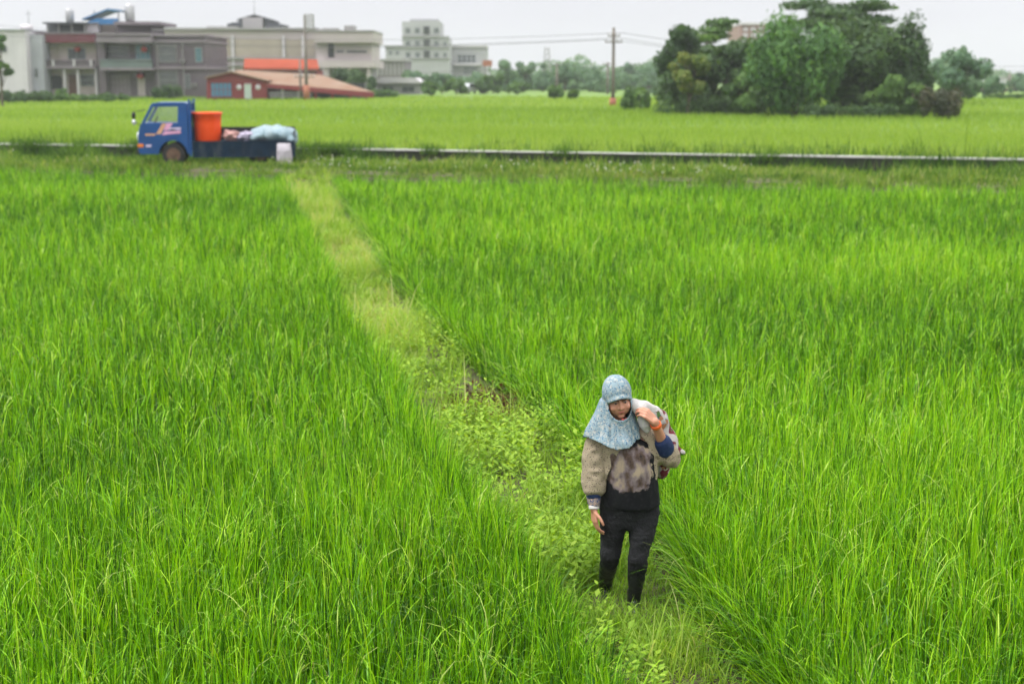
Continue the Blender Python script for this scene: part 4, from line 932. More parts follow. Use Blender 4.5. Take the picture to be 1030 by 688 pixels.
# far wood
T_("broadleaf_tree", "hazy tree beyond the grove's end, right of the hazier rounded tree", 990, 165, 77, 108, 20, f_blue, 4500, .36, 'round', .2, .0, "trees of the grove on the right", lobes=16)
T_("bush", "low bushes at the right edge beyond the rice", 1018, 150, 95, 110, 30, f_mid, 4500, .24, 'hedge', .05, 0, "trees of the grove on the right", "bush", 20)
def mid_wood():
    n = 30000; Y_ = 275; x = rng.uniform(at(385, 90, Y_).x, at(700, 90, Y_).x, n); y = Y_ + rng.uniform(-9, 9, n)
    top = 3.0 + 2.0 * vnoise(x / 9, x * 0 + 3) + 1.3 * vnoise(x / 3.2, y / 4, 8); z = ZB + rng.random(n) ** .75 * np.maximum(top, 1)
    V, Q, T = leaves(np.stack([x, y, z], 1), rng.normal(0, 1, (n, 3)) + [0, -.6, .4], rng.normal(0, 1, (n, 3)), rng.uniform(.35, .8, n), rng.uniform(.25, .5, n), np.clip(.35 + .5 * vnoise(x / 3, y / 3, z) + rng.normal(0, .15, n), 0, 1))
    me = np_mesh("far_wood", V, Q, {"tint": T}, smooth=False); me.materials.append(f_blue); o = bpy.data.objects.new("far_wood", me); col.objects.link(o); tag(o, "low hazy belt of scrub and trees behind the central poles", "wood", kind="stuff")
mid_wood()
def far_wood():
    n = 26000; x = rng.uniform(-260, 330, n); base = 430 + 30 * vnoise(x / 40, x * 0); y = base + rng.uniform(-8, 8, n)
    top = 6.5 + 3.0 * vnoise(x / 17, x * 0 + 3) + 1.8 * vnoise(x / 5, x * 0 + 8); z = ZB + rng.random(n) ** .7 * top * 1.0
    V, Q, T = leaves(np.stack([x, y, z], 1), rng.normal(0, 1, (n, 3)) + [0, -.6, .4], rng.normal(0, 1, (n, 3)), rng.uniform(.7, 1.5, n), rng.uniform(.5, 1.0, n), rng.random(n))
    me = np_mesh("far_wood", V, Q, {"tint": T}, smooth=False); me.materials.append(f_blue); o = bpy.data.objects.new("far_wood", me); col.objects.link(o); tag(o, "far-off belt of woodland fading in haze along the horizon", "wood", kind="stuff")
far_wood()
# haze
m_haze = bpy.data.materials.new("haze"); m_haze.use_nodes = True; N_ = m_haze.node_tree.nodes; N_.remove(N_["Principled BSDF"])
pv = N_.new("ShaderNodeVolumePrincipled"); pv.inputs["Color"].default_value = (.93, .95, 1, 1); pv.inputs["Density"].default_value = .00032; m_haze.node_tree.links.new(pv.outputs[0], N_["Material Output"].inputs["Volume"])
o = MB().box(-560, 560, -40, 700, -1.6, 24).build("haze", m_haze); tag(o, "thin pale haze lying over the fields and village", "haze", kind="stuff")
# ================================================================== TRUCK
m_tblue = mat("blue_truck_paint", (.003, .062, .235), .35, .12, 1.5, spec=.5, stain=.25, sc_c=(.03, .05, .12))
m_tdark = mat("worn_dark_blue_bed", (.005, .020, .042), .65, .35, 2.5, .2, spec=.15, stain=.55, sc_c=(.12, .12, .12))
m_tblack = mat("black_truck_steel", (.018, .019, .022), .6, .3, 3)
m_rim = mat("rusty_rim", (.13, .075, .05), .7, .35, 6)
m_tub = mat("orange_plastic", (.85, .075, .006), .42, .06, 1.5)
m_lamp = mat("headlamp_glass", (.75, .77, .78), .12, .05, 2, spec=.7)
m_ind = mat("indicator_orange", (.75, .20, .02), .3, .05, 2)
m_decp = mat("pink_decal", (.72, .36, .55), .5, .05, 2); m_deco = mat("tan_decal", (.62, .34, .20), .5, .05, 2); m_decw = mat("lilac_decal", (.62, .52, .72), .5, .05, 2)
m_seat = mat("black_vinyl", (.025, .025, .025), .6, .2, 3)
m_clear = glass_mat("clear_glass", (.93, .95, .95), .93)
m_chrome = mat("mirror_shell", (.60, .61, .62), .25, .1, 2, metal=.3)
RZ = 7
tx = at(223.5, 150, 51.0)
truck = tag(empty("flatbed_truck", (tx.x, 51.0, Z_ROAD), R(RZ)), "small blue flatbed farm truck parked on the track, facing left", "truck")
X_ = lambda c: (120 + c / 5.42 - 218) / 28.4
Z_ = lambda c: (80 - c / 5.42) / 28.4
W2 = .84
arc = lambda cx, cz, r, a0, a1, n=12: [(cx + r * math.cos(R(a0 + (a1 - a0) * i / n)), cz + r * math.sin(R(a0 + (a1 - a0) * i / n))) for i in range(n + 1)]
B = lambda mb, n, m, p=truck, **k: mb.build(n, m, p, local=True, **k)
WX, WZ, WR = -1.62, .40, .40
prof = [(-2.76, .42), (-2.80, .62), (-2.80, 1.05), (-2.74, 1.32), (-2.66, 1.5), (-1.07, 1.5), (-1.07, .42), (-1.11, .42)] + arc(WX, WZ, .49, 5, 175) + [(-2.12, .42)]
cab = B(MB().prism(prof, -W2, W2), "cab", m_tblue, bevel=.03)
mb = MB(); mb.prism([(-2.36, 2.08), (-2.26, 2.17), (-2.1, 2.2), (-1.2, 2.2), (-1.07, 2.16), (-1.07, 2.06), (-2.33, 2.04)], -W2 + .03, W2 - .03)
for s in (-1, 1):
    y0, y1 = sorted((s * W2 - s * .005, s * (W2 - .07)))
    mb.prism([(-2.655, 1.495), (-2.55, 1.495), (-2.23, 2.06), (-2.345, 2.06)], y0, y1)                        # windscreen pillar
    mb.prism([(-1.43, 1.495), (-1.072, 1.495), (-1.072, 2.06), (-1.40, 2.06)], y0, y1)                            # rear quarter
mb.box(-1.10, -1.075, -W2 + .08, W2 - .08, 1.495, 1.62); mb.box(-1.10, -1.075, -W2 + .08, -.5, 1.62, 2.06); mb.box(-1.10, -1.075, .5, W2 - .08, 1.62, 2.06)
B(mb, "cab_roof", m_tblue, bevel=.012)
for s in (-1, 1):
    y = s * (W2 - .035)
    B(MB().prism([(-2.55, 1.5), (-1.43, 1.5), (-1.40, 2.05), (-2.24, 2.05)], y - .004, y + .004), "side_window", m_clear)
    mb = MB(); q = [(-2.50, .60), (-2.50, 1.46), (-1.46, 1.46), (-1.46, 1.0), (-1.2, .93), (-1.2, .90), (-1.62 + .0, .93), (-2.0, .80), (-2.13, .55)]
    y0, y1 = sorted((s * (W2 + .001), s * (W2 + .014))); d_ = B(mb.prism([(-2.50, .60), (-2.50, 1.46), (-1.46, 1.46), (-1.46, 1.0), (-1.75, .97), (-2.02, .84), (-2.14, .60)], y0, y1), "door", m_tblue)
    B(MB().box(-1.68, -1.52, *sorted((s * (W2 + .016), s * (W2 + .035))), 1.24, 1.28), "door_handle", m_tblack, d_)
a_ = [(-2.64, 1.5), (-2.33, 2.06)]
mb = MB(); mb.add([(-2.645, -W2 + .07, 1.5), (-2.645, W2 - .07, 1.5), (-2.335, W2 - .07, 2.06), (-2.335, -W2 + .07, 2.06), (-2.635, -W2 + .07, 1.5), (-2.635, W2 - .07, 1.5), (-2.325, W2 - .07, 2.06), (-2.325, -W2 + .07, 2.06)], [(0, 1, 2, 3), (7, 6, 5, 4), (0, 4, 5, 1), (2, 6, 7, 3), (1, 5, 6, 2), (0, 3, 7, 4)])
B(mb, "windscreen", m_clear)
# decal stripes on the near door
yd = -W2 - .017
def decal(pts, m): B(MB().prism([(X_(a), Z_(b)) for a, b in pts], yd - .003, yd - .0005), "decal", m)
decal([(196, 262), (222, 262), (252, 206), (232, 206)], m_deco); decal([(140, 260), (194, 260), (190, 270), (140, 270)], m_deco)
decal([(236, 242), (262, 242), (287, 205), (254, 205)], m_decp); decal([(226, 268), (240, 248), (326, 244), (326, 258), (270, 262)], m_decp)
decal([(266, 240), (268, 228), (328, 228), (328, 240)], m_decw); decal([(140, 318), (170, 318), (168, 330), (140, 330)], m_decw)
# lamps, bumper, mirrors
for s in (-1, 1):
    B(MB().ell((-2.79, s * .66, 1.03), (.06, .16, .17)), "headlight", m_lamp, smooth=True)
    B(MB().box(-2.82, -2.62, *sorted((s * .70, s * (W2 + .012))), .66, .78), "indicator", m_ind, bevel=.015)
    if s > 0: continue
    mb = MB().tube([(-2.70, s * .80, 1.42), (-2.86, s * .98, 1.55), (-2.86, s * .98, 1.88), (-2.50, s * .82, 1.95)], .014, 6); arm = B(mb, "mirror_arm", m_tblack)
    B(MB().ell((-2.89, s * .98, 1.76), (.07, .09, .13)), "mirror", m_tblack, arm, smooth=True); B(MB().ell((-2.89, s * .98, 1.53), (.07, .10, .10)), "mirror", m_chrome, arm, smooth=True)
B(MB().box(-2.86, -2.72, -.82, .82, .40, .60), "bumper", m_tblack, bevel=.03)
B(MB().box(-2.812, -2.795, -.5, .5, .82, 1.1), "grille", m_tblack)
# seat and steering wheel seen through the windows
B(MB().box(-1.9, -1.3, -.72, .72, 1.2, 1.42).prism([(-1.42, 1.4), (-1.25, 1.4), (-1.2, 1.75), (-1.3, 1.75)], -.70, -.1).prism([(-1.42, 1.4), (-1.25, 1.4), (-1.2, 1.75), (-1.3, 1.75)], .1, .70), "seat", m_seat, bevel=.03)
mb = MB(); ring = [(-2.22 + .09 * math.cos(t), -.38 + .19 * math.sin(t), 1.55 + .17 * math.cos(t)) for t in [i * math.pi / 10 for i in range(21)]]; mb.tube(ring, .015, 6); mb.tube([(-2.45, -.38, 1.3), (-2.22, -.38, 1.55)], .02, 6); B(mb, "steering_wheel", m_seat)
# wheels
def wheel(x, y, out):
    t = B(MB().tube([(x, y - .12, WZ), (x, y - .10, WZ), (x, y + .10, WZ), (x, y + .12, WZ)], [WR - .05, WR, WR, WR - .05], 28), "wheel", m_tyre)
    rim = MB().tube([(x, y + out * .05, WZ), (x, y + out * .125, WZ)], [.22, .24], 22); rim.tube([(x, y + out * .12, WZ), (x, y + out * .15, WZ)], [.09, .07], 12)
    for k in range(6): a = k * math.pi / 3; rim.tube([(x + .15 * math.cos(a), y + out * .12, WZ + .15 * math.sin(a)), (x + .15 * math.cos(a), y + out * .14, WZ + .15 * math.sin(a))], .02, 6)
    B(rim, "rim", m_rim, t)
for s in (-1, 1): wheel(WX, s * .69, s); wheel(1.35, s * .60, s)
# chassis, bed, guard and gates
B(MB().box(-2.5, 2.6, -.42, -.32, .52, .70).box(-2.5, 2.6, .32, .42, .52, .70).box(-2.2, -2.1, -.32, .32, .53, .69).box(2.3, 2.4, -.32, .32, .53, .69).tube([(1.35, -.6, .4), (1.35, .6, .4)], .07, 10).tube([(WX, -.6, .4), (WX, .6, .4)], .06, 10), "chassis", m_tblack)
B(MB().box(-.96, 2.58, -.86, .86, .74, .83), "bed_floor", m_tdark)
mb = MB(); mb.box(-.94, 2.56, -.905, -.865, .32, .85)
for k in range(9): x = -.8 + k * .42; mb.box(x - .03, x + .03, -.925, -.9052, .34, .83)
mb.box(-.94, 2.56, -.93, -.9055, .832, .87); mb.box(-.94, 2.56, -.93, -.9055, .30, .338)
B(mb, "side_gate", m_tdark)
mb = MB(); mb.box(-.94, 2.56, .83, .865, .832, 1.30)
for k in range(6): x = -.7 + k * .62; mb.box(x - .03, x + .03, .8, .829, .84, 1.28)
B(mb, "side_gate", m_tblack)
B(MB().box(2.56, 2.60, -.84, .84, .834, 1.22), "tailgate", m_tblack)
mb = MB()
for s in (-1, 1): mb.box(-1.05, -.97, s * .84 - .04, s * .84 + .04, .35, 2.30)
for z in (.9, 1.3, 1.7, 2.15): mb.box(-1.04, -.98, -.80, .80, z, z + .07)
for y in (-.4, 0, .4): mb.box(-1.035, -.985, y - .02, y + .02, .97, 2.15)
mb.box(-1.0, -.975, -.8, .8, .84, 1.9)
B(mb, "headboard", m_tblue)
mb = MB(); mb.prism(arc(1.35, .42, .5, 15, 165) + arc(1.35, .42, .47, 165, 15), -.8, -.42); B(mb, "mudguard", m_tblack)
TM = Matrix.Translation(truck.location) @ Matrix.Rotation(R(RZ), 4, 'Z')
def onbed(name, label, cat, mesh, m, x, y, z, rz=0):
    mesh.materials.append(m); o = bpy.data.objects.new(name, mesh); col.objects.link(o); o.location = TM @ Vector((x, y, z)); o.rotation_euler = (0, 0, R(RZ + rz)); return tag(o, label, cat)
tub = MB().lathe([(.02, 0), (.44, 0), (.455, .03), (.48, .6), (.50, .9), (.525, .92), (.54, .97), (.54, 1.01), (.515, 1.015), (.49, .98), (.45, .06), (.02, .05)], 44)
onbed("plastic_tub", "large bright orange plastic tub on the truck bed behind the cab", "tub", tub.mesh("plastic_tub", True), m_tub, -.47, -.22, .835)
def sackmesh(r, seed, lump=.12, flat=0):
    mb = MB(); mb.ell((0, 0, r[2]), r, None, 28, 18); me = remesh(mb, max(r) / 16, 3); v = mesh_np(me)
    d = 1 + lump * vnoise(v[:, 0] * 2.2 / max(r) + seed, v[:, 1] * 2.2 / max(r), v[:, 2] * 2.2 / max(r)) + lump * .5 * vnoise(v[:, 0] * 6 / max(r) + seed, v[:, 1] * 6 / max(r), v[:, 2] * 6 / max(r))
    c = np.array([0, 0, r[2]]); v = (v - c) * d[:, None] + c; v[:, 2] = np.maximum(v[:, 2], 0); set_np(me, v); return me
m_spink = mat("pink_sacking", (.42, .24, .22), .8, .25, 5, .5, 30); m_slil = mat("lilac_plastic_sack", (.36, .32, .42), .5, .2, 5, .5, 25)
m_tarp = mat("pale_blue_tarp", (.16, .25, .30), .5, .15, 2.2, .5, 14, c2=(.26, .32, .345)); m_swhite = mat("white_woven_sack", (.38, .35, .385), .75, .12, 5, .5, 30, stain=.4, sc_c=(.40, .36, .40))
onbed("sack", "pinkish sack lying on the truck bed beside the orange tub", "sack", sackmesh((.30, .3, .19), 3, .42), m_spink, .34, -.42, .835)
onbed("sack", "lilac white sack between the pink sack and blue tarp", "sack", sackmesh((.30, .3, .17), 9, .42), m_slil, .88, -.42, .835)
mb = MB(); mb.ell((-.15, 0, .22), (.72, .66, .30), None, 30, 14); mb.ell((.45, -.1, .2), (.40, .6, .28), None, 26, 14); mb.ell((-.55, -.1, .15), (.35, .6, .18), None, 24, 12); mb.ell((.12, .1, .32), (.28, .35, .24), None, 20, 12); mb.ell((.62, -.12, .05), (.22, .66, .26), None, 20, 12)
me = remesh(mb, .035, 4); v = mesh_np(me); f1 = vnoise(v[:, 0] * 3.2 + v[:, 2] * 2, v[:, 1] * 3, 5) + .6 * np.abs(vnoise(v[:, 0] * 7 + v[:, 1] * 3, v[:, 2] * 5, 2))
v += np.stack([f1 * .05, f1 * .05 * np.sign(v[:, 1]), f1 * .075], 1); set_np(me, v); onbed("tarp", "crumpled pale blue tarp heaped over the load at the truck's rear", "tarp", me, m_tarp, 1.82, -.16, .82)
mb = MB(); mb.loft([((0, 0, 0), .22, .16), ((0, 0, .04), .25, .19), ((.01, 0, .3), .27, .2), ((0, 0, .55), .26, .19), ((-.01, 0, .68), .24, .12), ((0, 0, .76), .25, .05), ((0, 0, .80), .22, .035)], 26, 2.8)
me = remesh(mb, .025, 3); v = mesh_np(me); f1 = vnoise(v[:, 0] * 9, v[:, 1] * 9, v[:, 2] * 5); v[:, :2] *= 1 + .07 * f1[:, None]; set_np(me, v)
p = TM @ Vector((2.22, -1.32, 0)); me.materials.append(m_swhite); o = bpy.data.objects.new("sack", me); col.objects.link(o); o.location = p; tag(o, "full white sack standing on the ground at the truck's rear", "sack")
# ================================================================== THE WOMAN
def P(px, py, dy=0.0): return at(px, py, YW + dy)
foot = atz(632, 606, 0)
person = tag(empty("person", (foot.x, YW, 0)), "woman in pale blue floral headscarf walking along the ridge, bundle on her shoulder", "person")
m_skin, N_, L_, b_ = new_mat("skin")
n_ = N_.new("ShaderNodeTexNoise"); n_.inputs["Scale"].default_value = 18; tc_ = N_.new("ShaderNodeTexCoord"); L_.new(tc_.outputs["Object"], n_.inputs["Vector"])
r_ = N_.new("ShaderNodeValToRGB"); r_.color_ramp.elements[0].color = (.43, .195, .12, 1); r_.color_ramp.elements[1].color = (.53, .255, .165, 1); r_.color_ramp.elements[0].position = .3; r_.color_ramp.elements[1].position = .7
L_.new(n_.outputs[0], r_.inputs[0]); L_.new(r_.outputs[0], b_.inputs["Base Color"]); b_.inputs["Roughness"].default_value = .5
b_.inputs["Subsurface Weight"].default_value = .12; b_.inputs["Subsurface Radius"].default_value = (.02, .008, .004); b_.inputs["Subsurface Scale"].default_value = .3
m_lips = mat("lips", (.36, .115, .09), .45, .1, 20); m_eye_shaded = mat("eye", (.30, .26, .23), .2, .05, 5); m_iris = mat("iris", (.015, .010, .008), .15, .1, 5); m_brow = mat("brow_hair", (.03, .02, .016), .8, .2, 30)  # eye white darkened: shadow under the scarf is in its colour
m_trous = mat("black_trousers", (.006, .0065, .0075), .9, .35, 9, .5, 60); m_boot = mat("wet_black_boot", (.010, .011, .012), .35, .3, 10, .3, 25, stain=.4, sc_c=(.09, .075, .05))
def speckle(name, base, cols, scale, thr=.28, rough=.85, bump=.3, noise=None, stretch=(1, 1, 1)):
    """printed cloth: voronoi flecks of several colours on a base"""
    m, N, L, b = new_mat(name); tc = N.new("ShaderNodeTexCoord"); mp = N.new("ShaderNodeMapping"); mp.inputs["Scale"].default_value = stretch; L.new(tc.outputs["Object"], mp.inputs[0])
    nz = N.new("ShaderNodeTexNoise"); nz.inputs["Scale"].default_value = scale * .6; nz.inputs["Detail"].default_value = 3; L.new(mp.outputs[0], nz.inputs["Vector"])
    mxv = N.new("ShaderNodeMix"); mxv.data_type = 'RGBA'; mxv.blend_type = 'LINEAR_LIGHT'; mxv.inputs["Factor"].default_value = .02 if noise is None else noise
    L.new(mp.outputs[0], mxv.inputs["A"]); L.new(nz.outputs["Color"], mxv.inputs["B"])
    out = None
    for i, (c, sc_, th) in enumerate(cols):
        v = N.new("ShaderNodeTexVoronoi"); v.inputs["Scale"].default_value = scale * sc_; L.new(mxv.outputs["Result"], v.inputs["Vector"])
        rr = N.new("ShaderNodeValToRGB"); rr.color_ramp.elements[0].position = th; rr.color_ramp.elements[1].position = th + .08; rr.color_ramp.elements[0].color = (1, 1, 1, 1); rr.color_ramp.elements[1].color = (0, 0, 0, 1)
        L.new(v.outputs["Distance"], rr.inputs[0]); mx = N.new("ShaderNodeMix"); mx.data_type = 'RGBA'; L.new(rr.outputs[0], mx.inputs["Factor"])
        if out is None: mx.inputs["A"].default_value = (*base, 1)
        else: L.new(out, mx.inputs["A"])
        mx.inputs["B"].default_value = (*c, 1); out = mx.outputs["Result"]
    L.new(out, b.inputs["Base Color"]); b.inputs["Roughness"].default_value = rough; b.inputs["Specular IOR Level"].default_value = .2
    n3 = N.new("ShaderNodeTexNoise"); n3.inputs["Scale"].default_value = 55; n3.inputs["Detail"].default_value = 4; L.new(tc.outputs["Object"], n3.inputs["Vector"])
    bp = N.new("ShaderNodeBump"); bp.inputs["Strength"].default_value = bump; bp.inputs["Distance"].default_value = .004; L.new(n3.outputs[0], bp.inputs["Height"]); L.new(bp.outputs[0], b.inputs["Normal"])
    return m, N, L, b, out
m_scarf = speckle("floral_headscarf", (.22, .30, .335), [((.36, .39, .38), 1.0, .36), ((.045, .14, .24), 1.9, .28), ((.10, .12, .15), 2.7, .22), ((.36, .37, .33), 3.1, .18)], 34, noise=.035)[0]
m_jacket = speckle("dotted_beige_jacket", (.31, .255, .175), [((.10, .07, .06), 1.0, .25), ((.34, .30, .23), 1.7, .24)], 82, noise=.01, bump=.1)[0]
m_cuff = mat("navy_cuff", (.012, .026, .085), .8, .2, 8, .3, 60)
m_inner = speckle("patterned_inner_sleeve", (.24, .20, .19), [((.06, .08, .16), 1.0, .35), ((.45, .30, .22), 1.6, .25)], 45)[0]
m_bag = speckle("flower_printed_bundle", (.42, .39, .37), [((.13, .02, .03), .42, .40), ((.03, .04, .11), .55, .30), ((.07, .14, .04), .5, .28), ((.32, .16, .09), .6, .28)], 26, noise=.05)[0]
m_bagw = mat("white_bundle_cloth", (.45, .43, .415), .85, .12, 8, .5, 40)
m_shirt, N_, L_, b_, _ = speckle("black_shirt_with_faded_print", (.007, .0075, .009), [((.012, .012, .014), 1, .3)], 30)
# faded mauve print on the chest (a patch with its own ragged outline)
tc_ = N_.new("ShaderNodeTexCoord"); mp_ = N_.new("ShaderNodeMapping"); L_.new(tc_.outputs["Object"], mp_.inputs[0])
pc = P(634, 472, -.12) - Vector(person.location); hx, hz = .145, .155
mp_.vector_type = 'POINT'; mp_.inputs["Location"].default_value = (-pc.x / hx, 0, -pc.z / hz); mp_.inputs["Scale"].default_value = (1 / hx, 0, 1 / hz)
p4_ = N_.new("ShaderNodeVectorMath"); p4_.operation = 'ABSOLUTE'; L_.new(mp_.outputs[0], p4_.inputs[0]); pw_ = N_.new("ShaderNodeVectorMath"); pw_.operation = 'MULTIPLY'; L_.new(p4_.outputs[0], pw_.inputs[0]); L_.new(p4_.outputs[0], pw_.inputs[1]); ln_ = N_.new("ShaderNodeVectorMath"); ln_.operation = 'LENGTH'; L_.new(pw_.outputs[0], ln_.inputs[0])
nz_ = N_.new("ShaderNodeTexNoise"); nz_.inputs["Scale"].default_value = 14; nz_.inputs["Detail"].default_value = 6; L_.new(tc_.outputs["Object"], nz_.inputs["Vector"])
ad_ = N_.new("ShaderNodeMath"); ad_.operation = 'MULTIPLY_ADD'; L_.new(nz_.outputs[0], ad_.inputs[0]); ad_.inputs[1].default_value = 1.6; L_.new(ln_.outputs["Value"], ad_.inputs[2])
rr_ = N_.new("ShaderNodeValToRGB"); rr_.color_ramp.elements[0].position = 0; rr_.color_ramp.elements[1].position = 1; L_.new(ad_.outputs[0], rr_.inputs[0])
dv_ = N_.new("ShaderNodeMapRange"); dv_.inputs[1].default_value = 1.66; dv_.inputs[2].default_value = 1.80; dv_.inputs[3].default_value = 1; dv_.inputs[4].default_value = 0; L_.new(ad_.outputs[0], dv_.inputs[0])
sp_ = N_.new("ShaderNodeSeparateXYZ"); L_.new(tc_.outputs["Object"], sp_.inputs[0]); fr_ = N_.new("ShaderNodeMapRange"); fr_.inputs[1].default_value = -.02; fr_.inputs[2].default_value = .0; fr_.inputs[3].default_value = 1; fr_.inputs[4].default_value = 0; L_.new(sp_.outputs["Y"], fr_.inputs[0])
mu_ = N_.new("ShaderNodeMath"); mu_.operation = 'MULTIPLY'; L_.new(dv_.outputs[0], mu_.inputs[0]); L_.new(fr_.outputs[0], mu_.inputs[1])
n4 = N_.new("ShaderNodeTexNoise"); n4.inputs["Scale"].default_value = 13; n4.inputs["Detail"].default_value = 8; mp4 = N_.new("ShaderNodeMapping"); mp4.inputs["Scale"].default_value = (1.15, 1, .8); L_.new(tc_.outputs["Object"], mp4.inputs[0]); L_.new(mp4.outputs[0], n4.inputs["Vector"])
r4 = N_.new("ShaderNodeValToRGB"); L_.new(n4.outputs[0], r4.inputs[0]); el = r4.color_ramp.elements
el[0].position = .34; el[0].color = (.02, .017, .017, 1); el[1].position = .66; el[1].color = (.34, .27, .19, 1); k_ = el.new(.43); k_.color = (.09, .06, .045, 1); k_ = el.new(.53); k_.color = (.17, .135, .14, 1)
old = b_.inputs["Base Color"].links[0].from_socket; mx_ = N_.new("ShaderNodeMix"); mx_.data_type = 'RGBA'; L_.new(mu_.outputs[0], mx_.inputs["Factor"]); L_.new(old, mx_.inputs["A"]); L_.new(r4.outputs[0], mx_.inputs["B"]); L_.new(mx_.outputs["Result"], b_.inputs["Base Color"])

# --- skeleton (world points read from where she stands)
sR, eR, wR_ = P(600.5, 444, .02), P(597.5, 479, .0), P(597.5, 512, -.06)          # her right arm (hangs)
sL, eL, wL_ = P(651, 441, .02), P(671.5, 459, .03), P(658.5, 424, -.13)             # her left arm (bent up to the shoulder)
hipR, kneeR, ankR = P(618, 512, .02), P(613.5, 559, -.02), P(608.5, 590, .20)
hipL, kneeL, ankL = P(648, 512, .02), P(642, 562, -.11), P(637.5, 602, -.05)
neck, chest, waist, pelvis = P(622, 428, .02), P(630, 455, .03), P(634, 485, .02), P(633, 508, .03)
hc = P(621.2, 399, -.035)
HM = Matrix.Rotation(R(9), 4, 'Z') @ Matrix.Rotation(R(15), 4, 'X') @ Matrix.Rotation(R(-8), 4, 'Y')               # head turned a little to her left and bowed
HMi = HM.inverted()
hl = lambda x, y, z: HM @ Vector((x, y, z)) + hc
# --- body: one continuous surface
mb = MB()
mb.ell(hc + HM @ Vector((0, .012, .03)), (.077, .094, .088), HM.to_3x3().to_4x4(), 28, 18)      # skull
mb.ell(hc + HM @ Vector((0, -.036, -.045)), (.074, .064, .075), HM.to_3x3().to_4x4(), 24, 16)  # face
mb.ell(hl(0, -.073, -.100), (.026, .022, .020), HM.to_3x3().to_4x4(), 14, 10)                     # chin
for s in (-1, 1):
    mb.ell(hl(s * .041, -.074, -.040), (.024, .020, .022), HM.to_3x3().to_4x4(), 14, 10)           # cheek
    mb.ell(hl(s * .074, .010, -.02), (.010, .02, .03), HM.to_3x3().to_4x4(), 12, 8)                # ear
    mb.capsule(hl(s * .014, -.088, .018), .011, hl(s * .048, -.076, .016), .010, 10)              # brow ridge
mb.capsule(hl(0, -.091, .004), .009, hl(0, -.106, -.030), .013, 12); 
for s in (-1, 1): mb.ell(hl(s * .012, -.098, -.034), (.010, .010, .008), None, 10, 8)
mb.ell(hl(0, -.085, -.066), (.024, .014, .012), HM.to_3x3().to_4x4(), 14, 8)                      # mouth mound
mb.chain([(hl(0, .02, -.06), .054), (neck, .052), (P(628, 440, .03), .07)])
mb.loft([(pelvis + Vector((0, 0, -.06)), .155, .115), (pelvis, .178, .125), (waist, .145, .10), ((waist + chest) / 2, .15, .105), (chest, .165, .115), (P(626, 441, .03), .15, .10), (P(625, 433, .03), .08, .07)], 28)
mb.chain([(P(612, 442, .03), .058), (sR, .056), (eR, .043), (wR_, .027)]); mb.chain([(P(642, 440, .03), .056), (sL, .056), (eL, .043), (wL_, .028)])
for h_, k_, a_ in ((hipR, kneeR, ankR), (hipL, kneeL, ankL)):
    mb.chain([(h_, .088), (k_, .055), (k_.lerp(a_, .35), .048), (a_, .034)]); mb.chain([(a_ + Vector((0, 0, -.03)), .026), (a_ + Vector((.0, -.11, -.05)), .02)])
def hand(w, d, n, s, curl, thumb, ln=1.0, spread=.0, base=.6):
    d = d.normalized(); n = (n - d * n.dot(d)).normalized(); s = (s - d * s.dot(d) - n * s.dot(n)).normalized()
    kn = []
    for i in range(4):
        off = (.030 - .020 * i); kn.append(w + d * (.088 - .006 * abs(i - 1.2)) * ln + s * off * ln)
    for i in range(4): mb.capsule(w + s * (.016 - .011 * i), .016, kn[i], .0115, 10)
    lens = [.042, .047, .044, .034]
    for i in range(4):
        a = R(curl[0]); p = kn[i]; r = .0095 - (.001 if i == 3 else 0); L0 = lens[i] * ln
        for j, (f, rr) in enumerate(((1, r), (.66, r * .92), (.52, r * .82))):
            dv = d * math.cos(a) + n * math.sin(a) + s * spread * (1.2 - i) * .1; q = p + dv.normalized() * L0 * f; mb.capsule(p, rr, q, rr * .93, 10); p = q; a += R(curl[1])
    t0 = w + d * .025 + s * .026; t1 = t0 + (d * .6 + s * thumb[0] + n * thumb[1]).normalized() * .040; t2 = t1 + (d * .85 + s * thumb[0] * .5 + n * thumb[1]).normalized() * .030; t3 = t2 + (d * .9 + n * thumb[1]).normalized() * .022
    mb.chain([(w + d * .008 + s * .012, .016), (t0, .0145), (t1, .0115), (t2, .0105), (t3, .0085)], 10)
hand(wR_, Vector((.06, -.12, -1)), Vector((.95, .35, 0)), Vector((.25, -1, 0)), (16, 22), (.55, .35))
hand(wL_, Vector((-.62, -.10, .62)), Vector((-.45, .75, -.55)), Vector((.5, .1, .8)), (38, 48), (.4, .5))
me = remesh(mb, .0042, 3); me.polygons.foreach_set("use_smooth", [True] * len(me.polygons))
body = link("body", me, m_skin, person)
for s in (-1, 1):
    e_ = MB().ell(hl(s * .031, -.0815, .000), (.013, .009, .0042), HM.to_3x3().to_4x4(), 16, 10).build("eye", m_eye_shaded, body, True)
    MB().ell(hl(s * .031, -.0885, -.001), (.0058, .003, .0058), HM.to_3x3().to_4x4(), 12, 8).build("iris", m_iris, e_, True) if False else MB().ell(hl(s * .031, -.0885, -.001), (.0058, .003, .0058), HM.to_3x3().to_4x4(), 12, 8).build("iris", m_iris, body, True)
    MB().capsule(hl(s * .014, -.098, .020), .0038, hl(s * .046, -.0855, .021), .003, 8).build("eyebrow", m_brow, body, True)
mb = MB(); mb.capsule(hl(-.018, -.0935, -.063), .0042, hl(0, -.0985, -.0615), .0052, 8).capsule(hl(0, -.0985, -.0615), .0052, hl(.018, -.0935, -.063), .0042, 8).capsule(hl(-.014, -.0935, -.070), .005, hl(.014, -.0935, -.070), .005, 8)
mb.build("lips", m_lips, body, True)

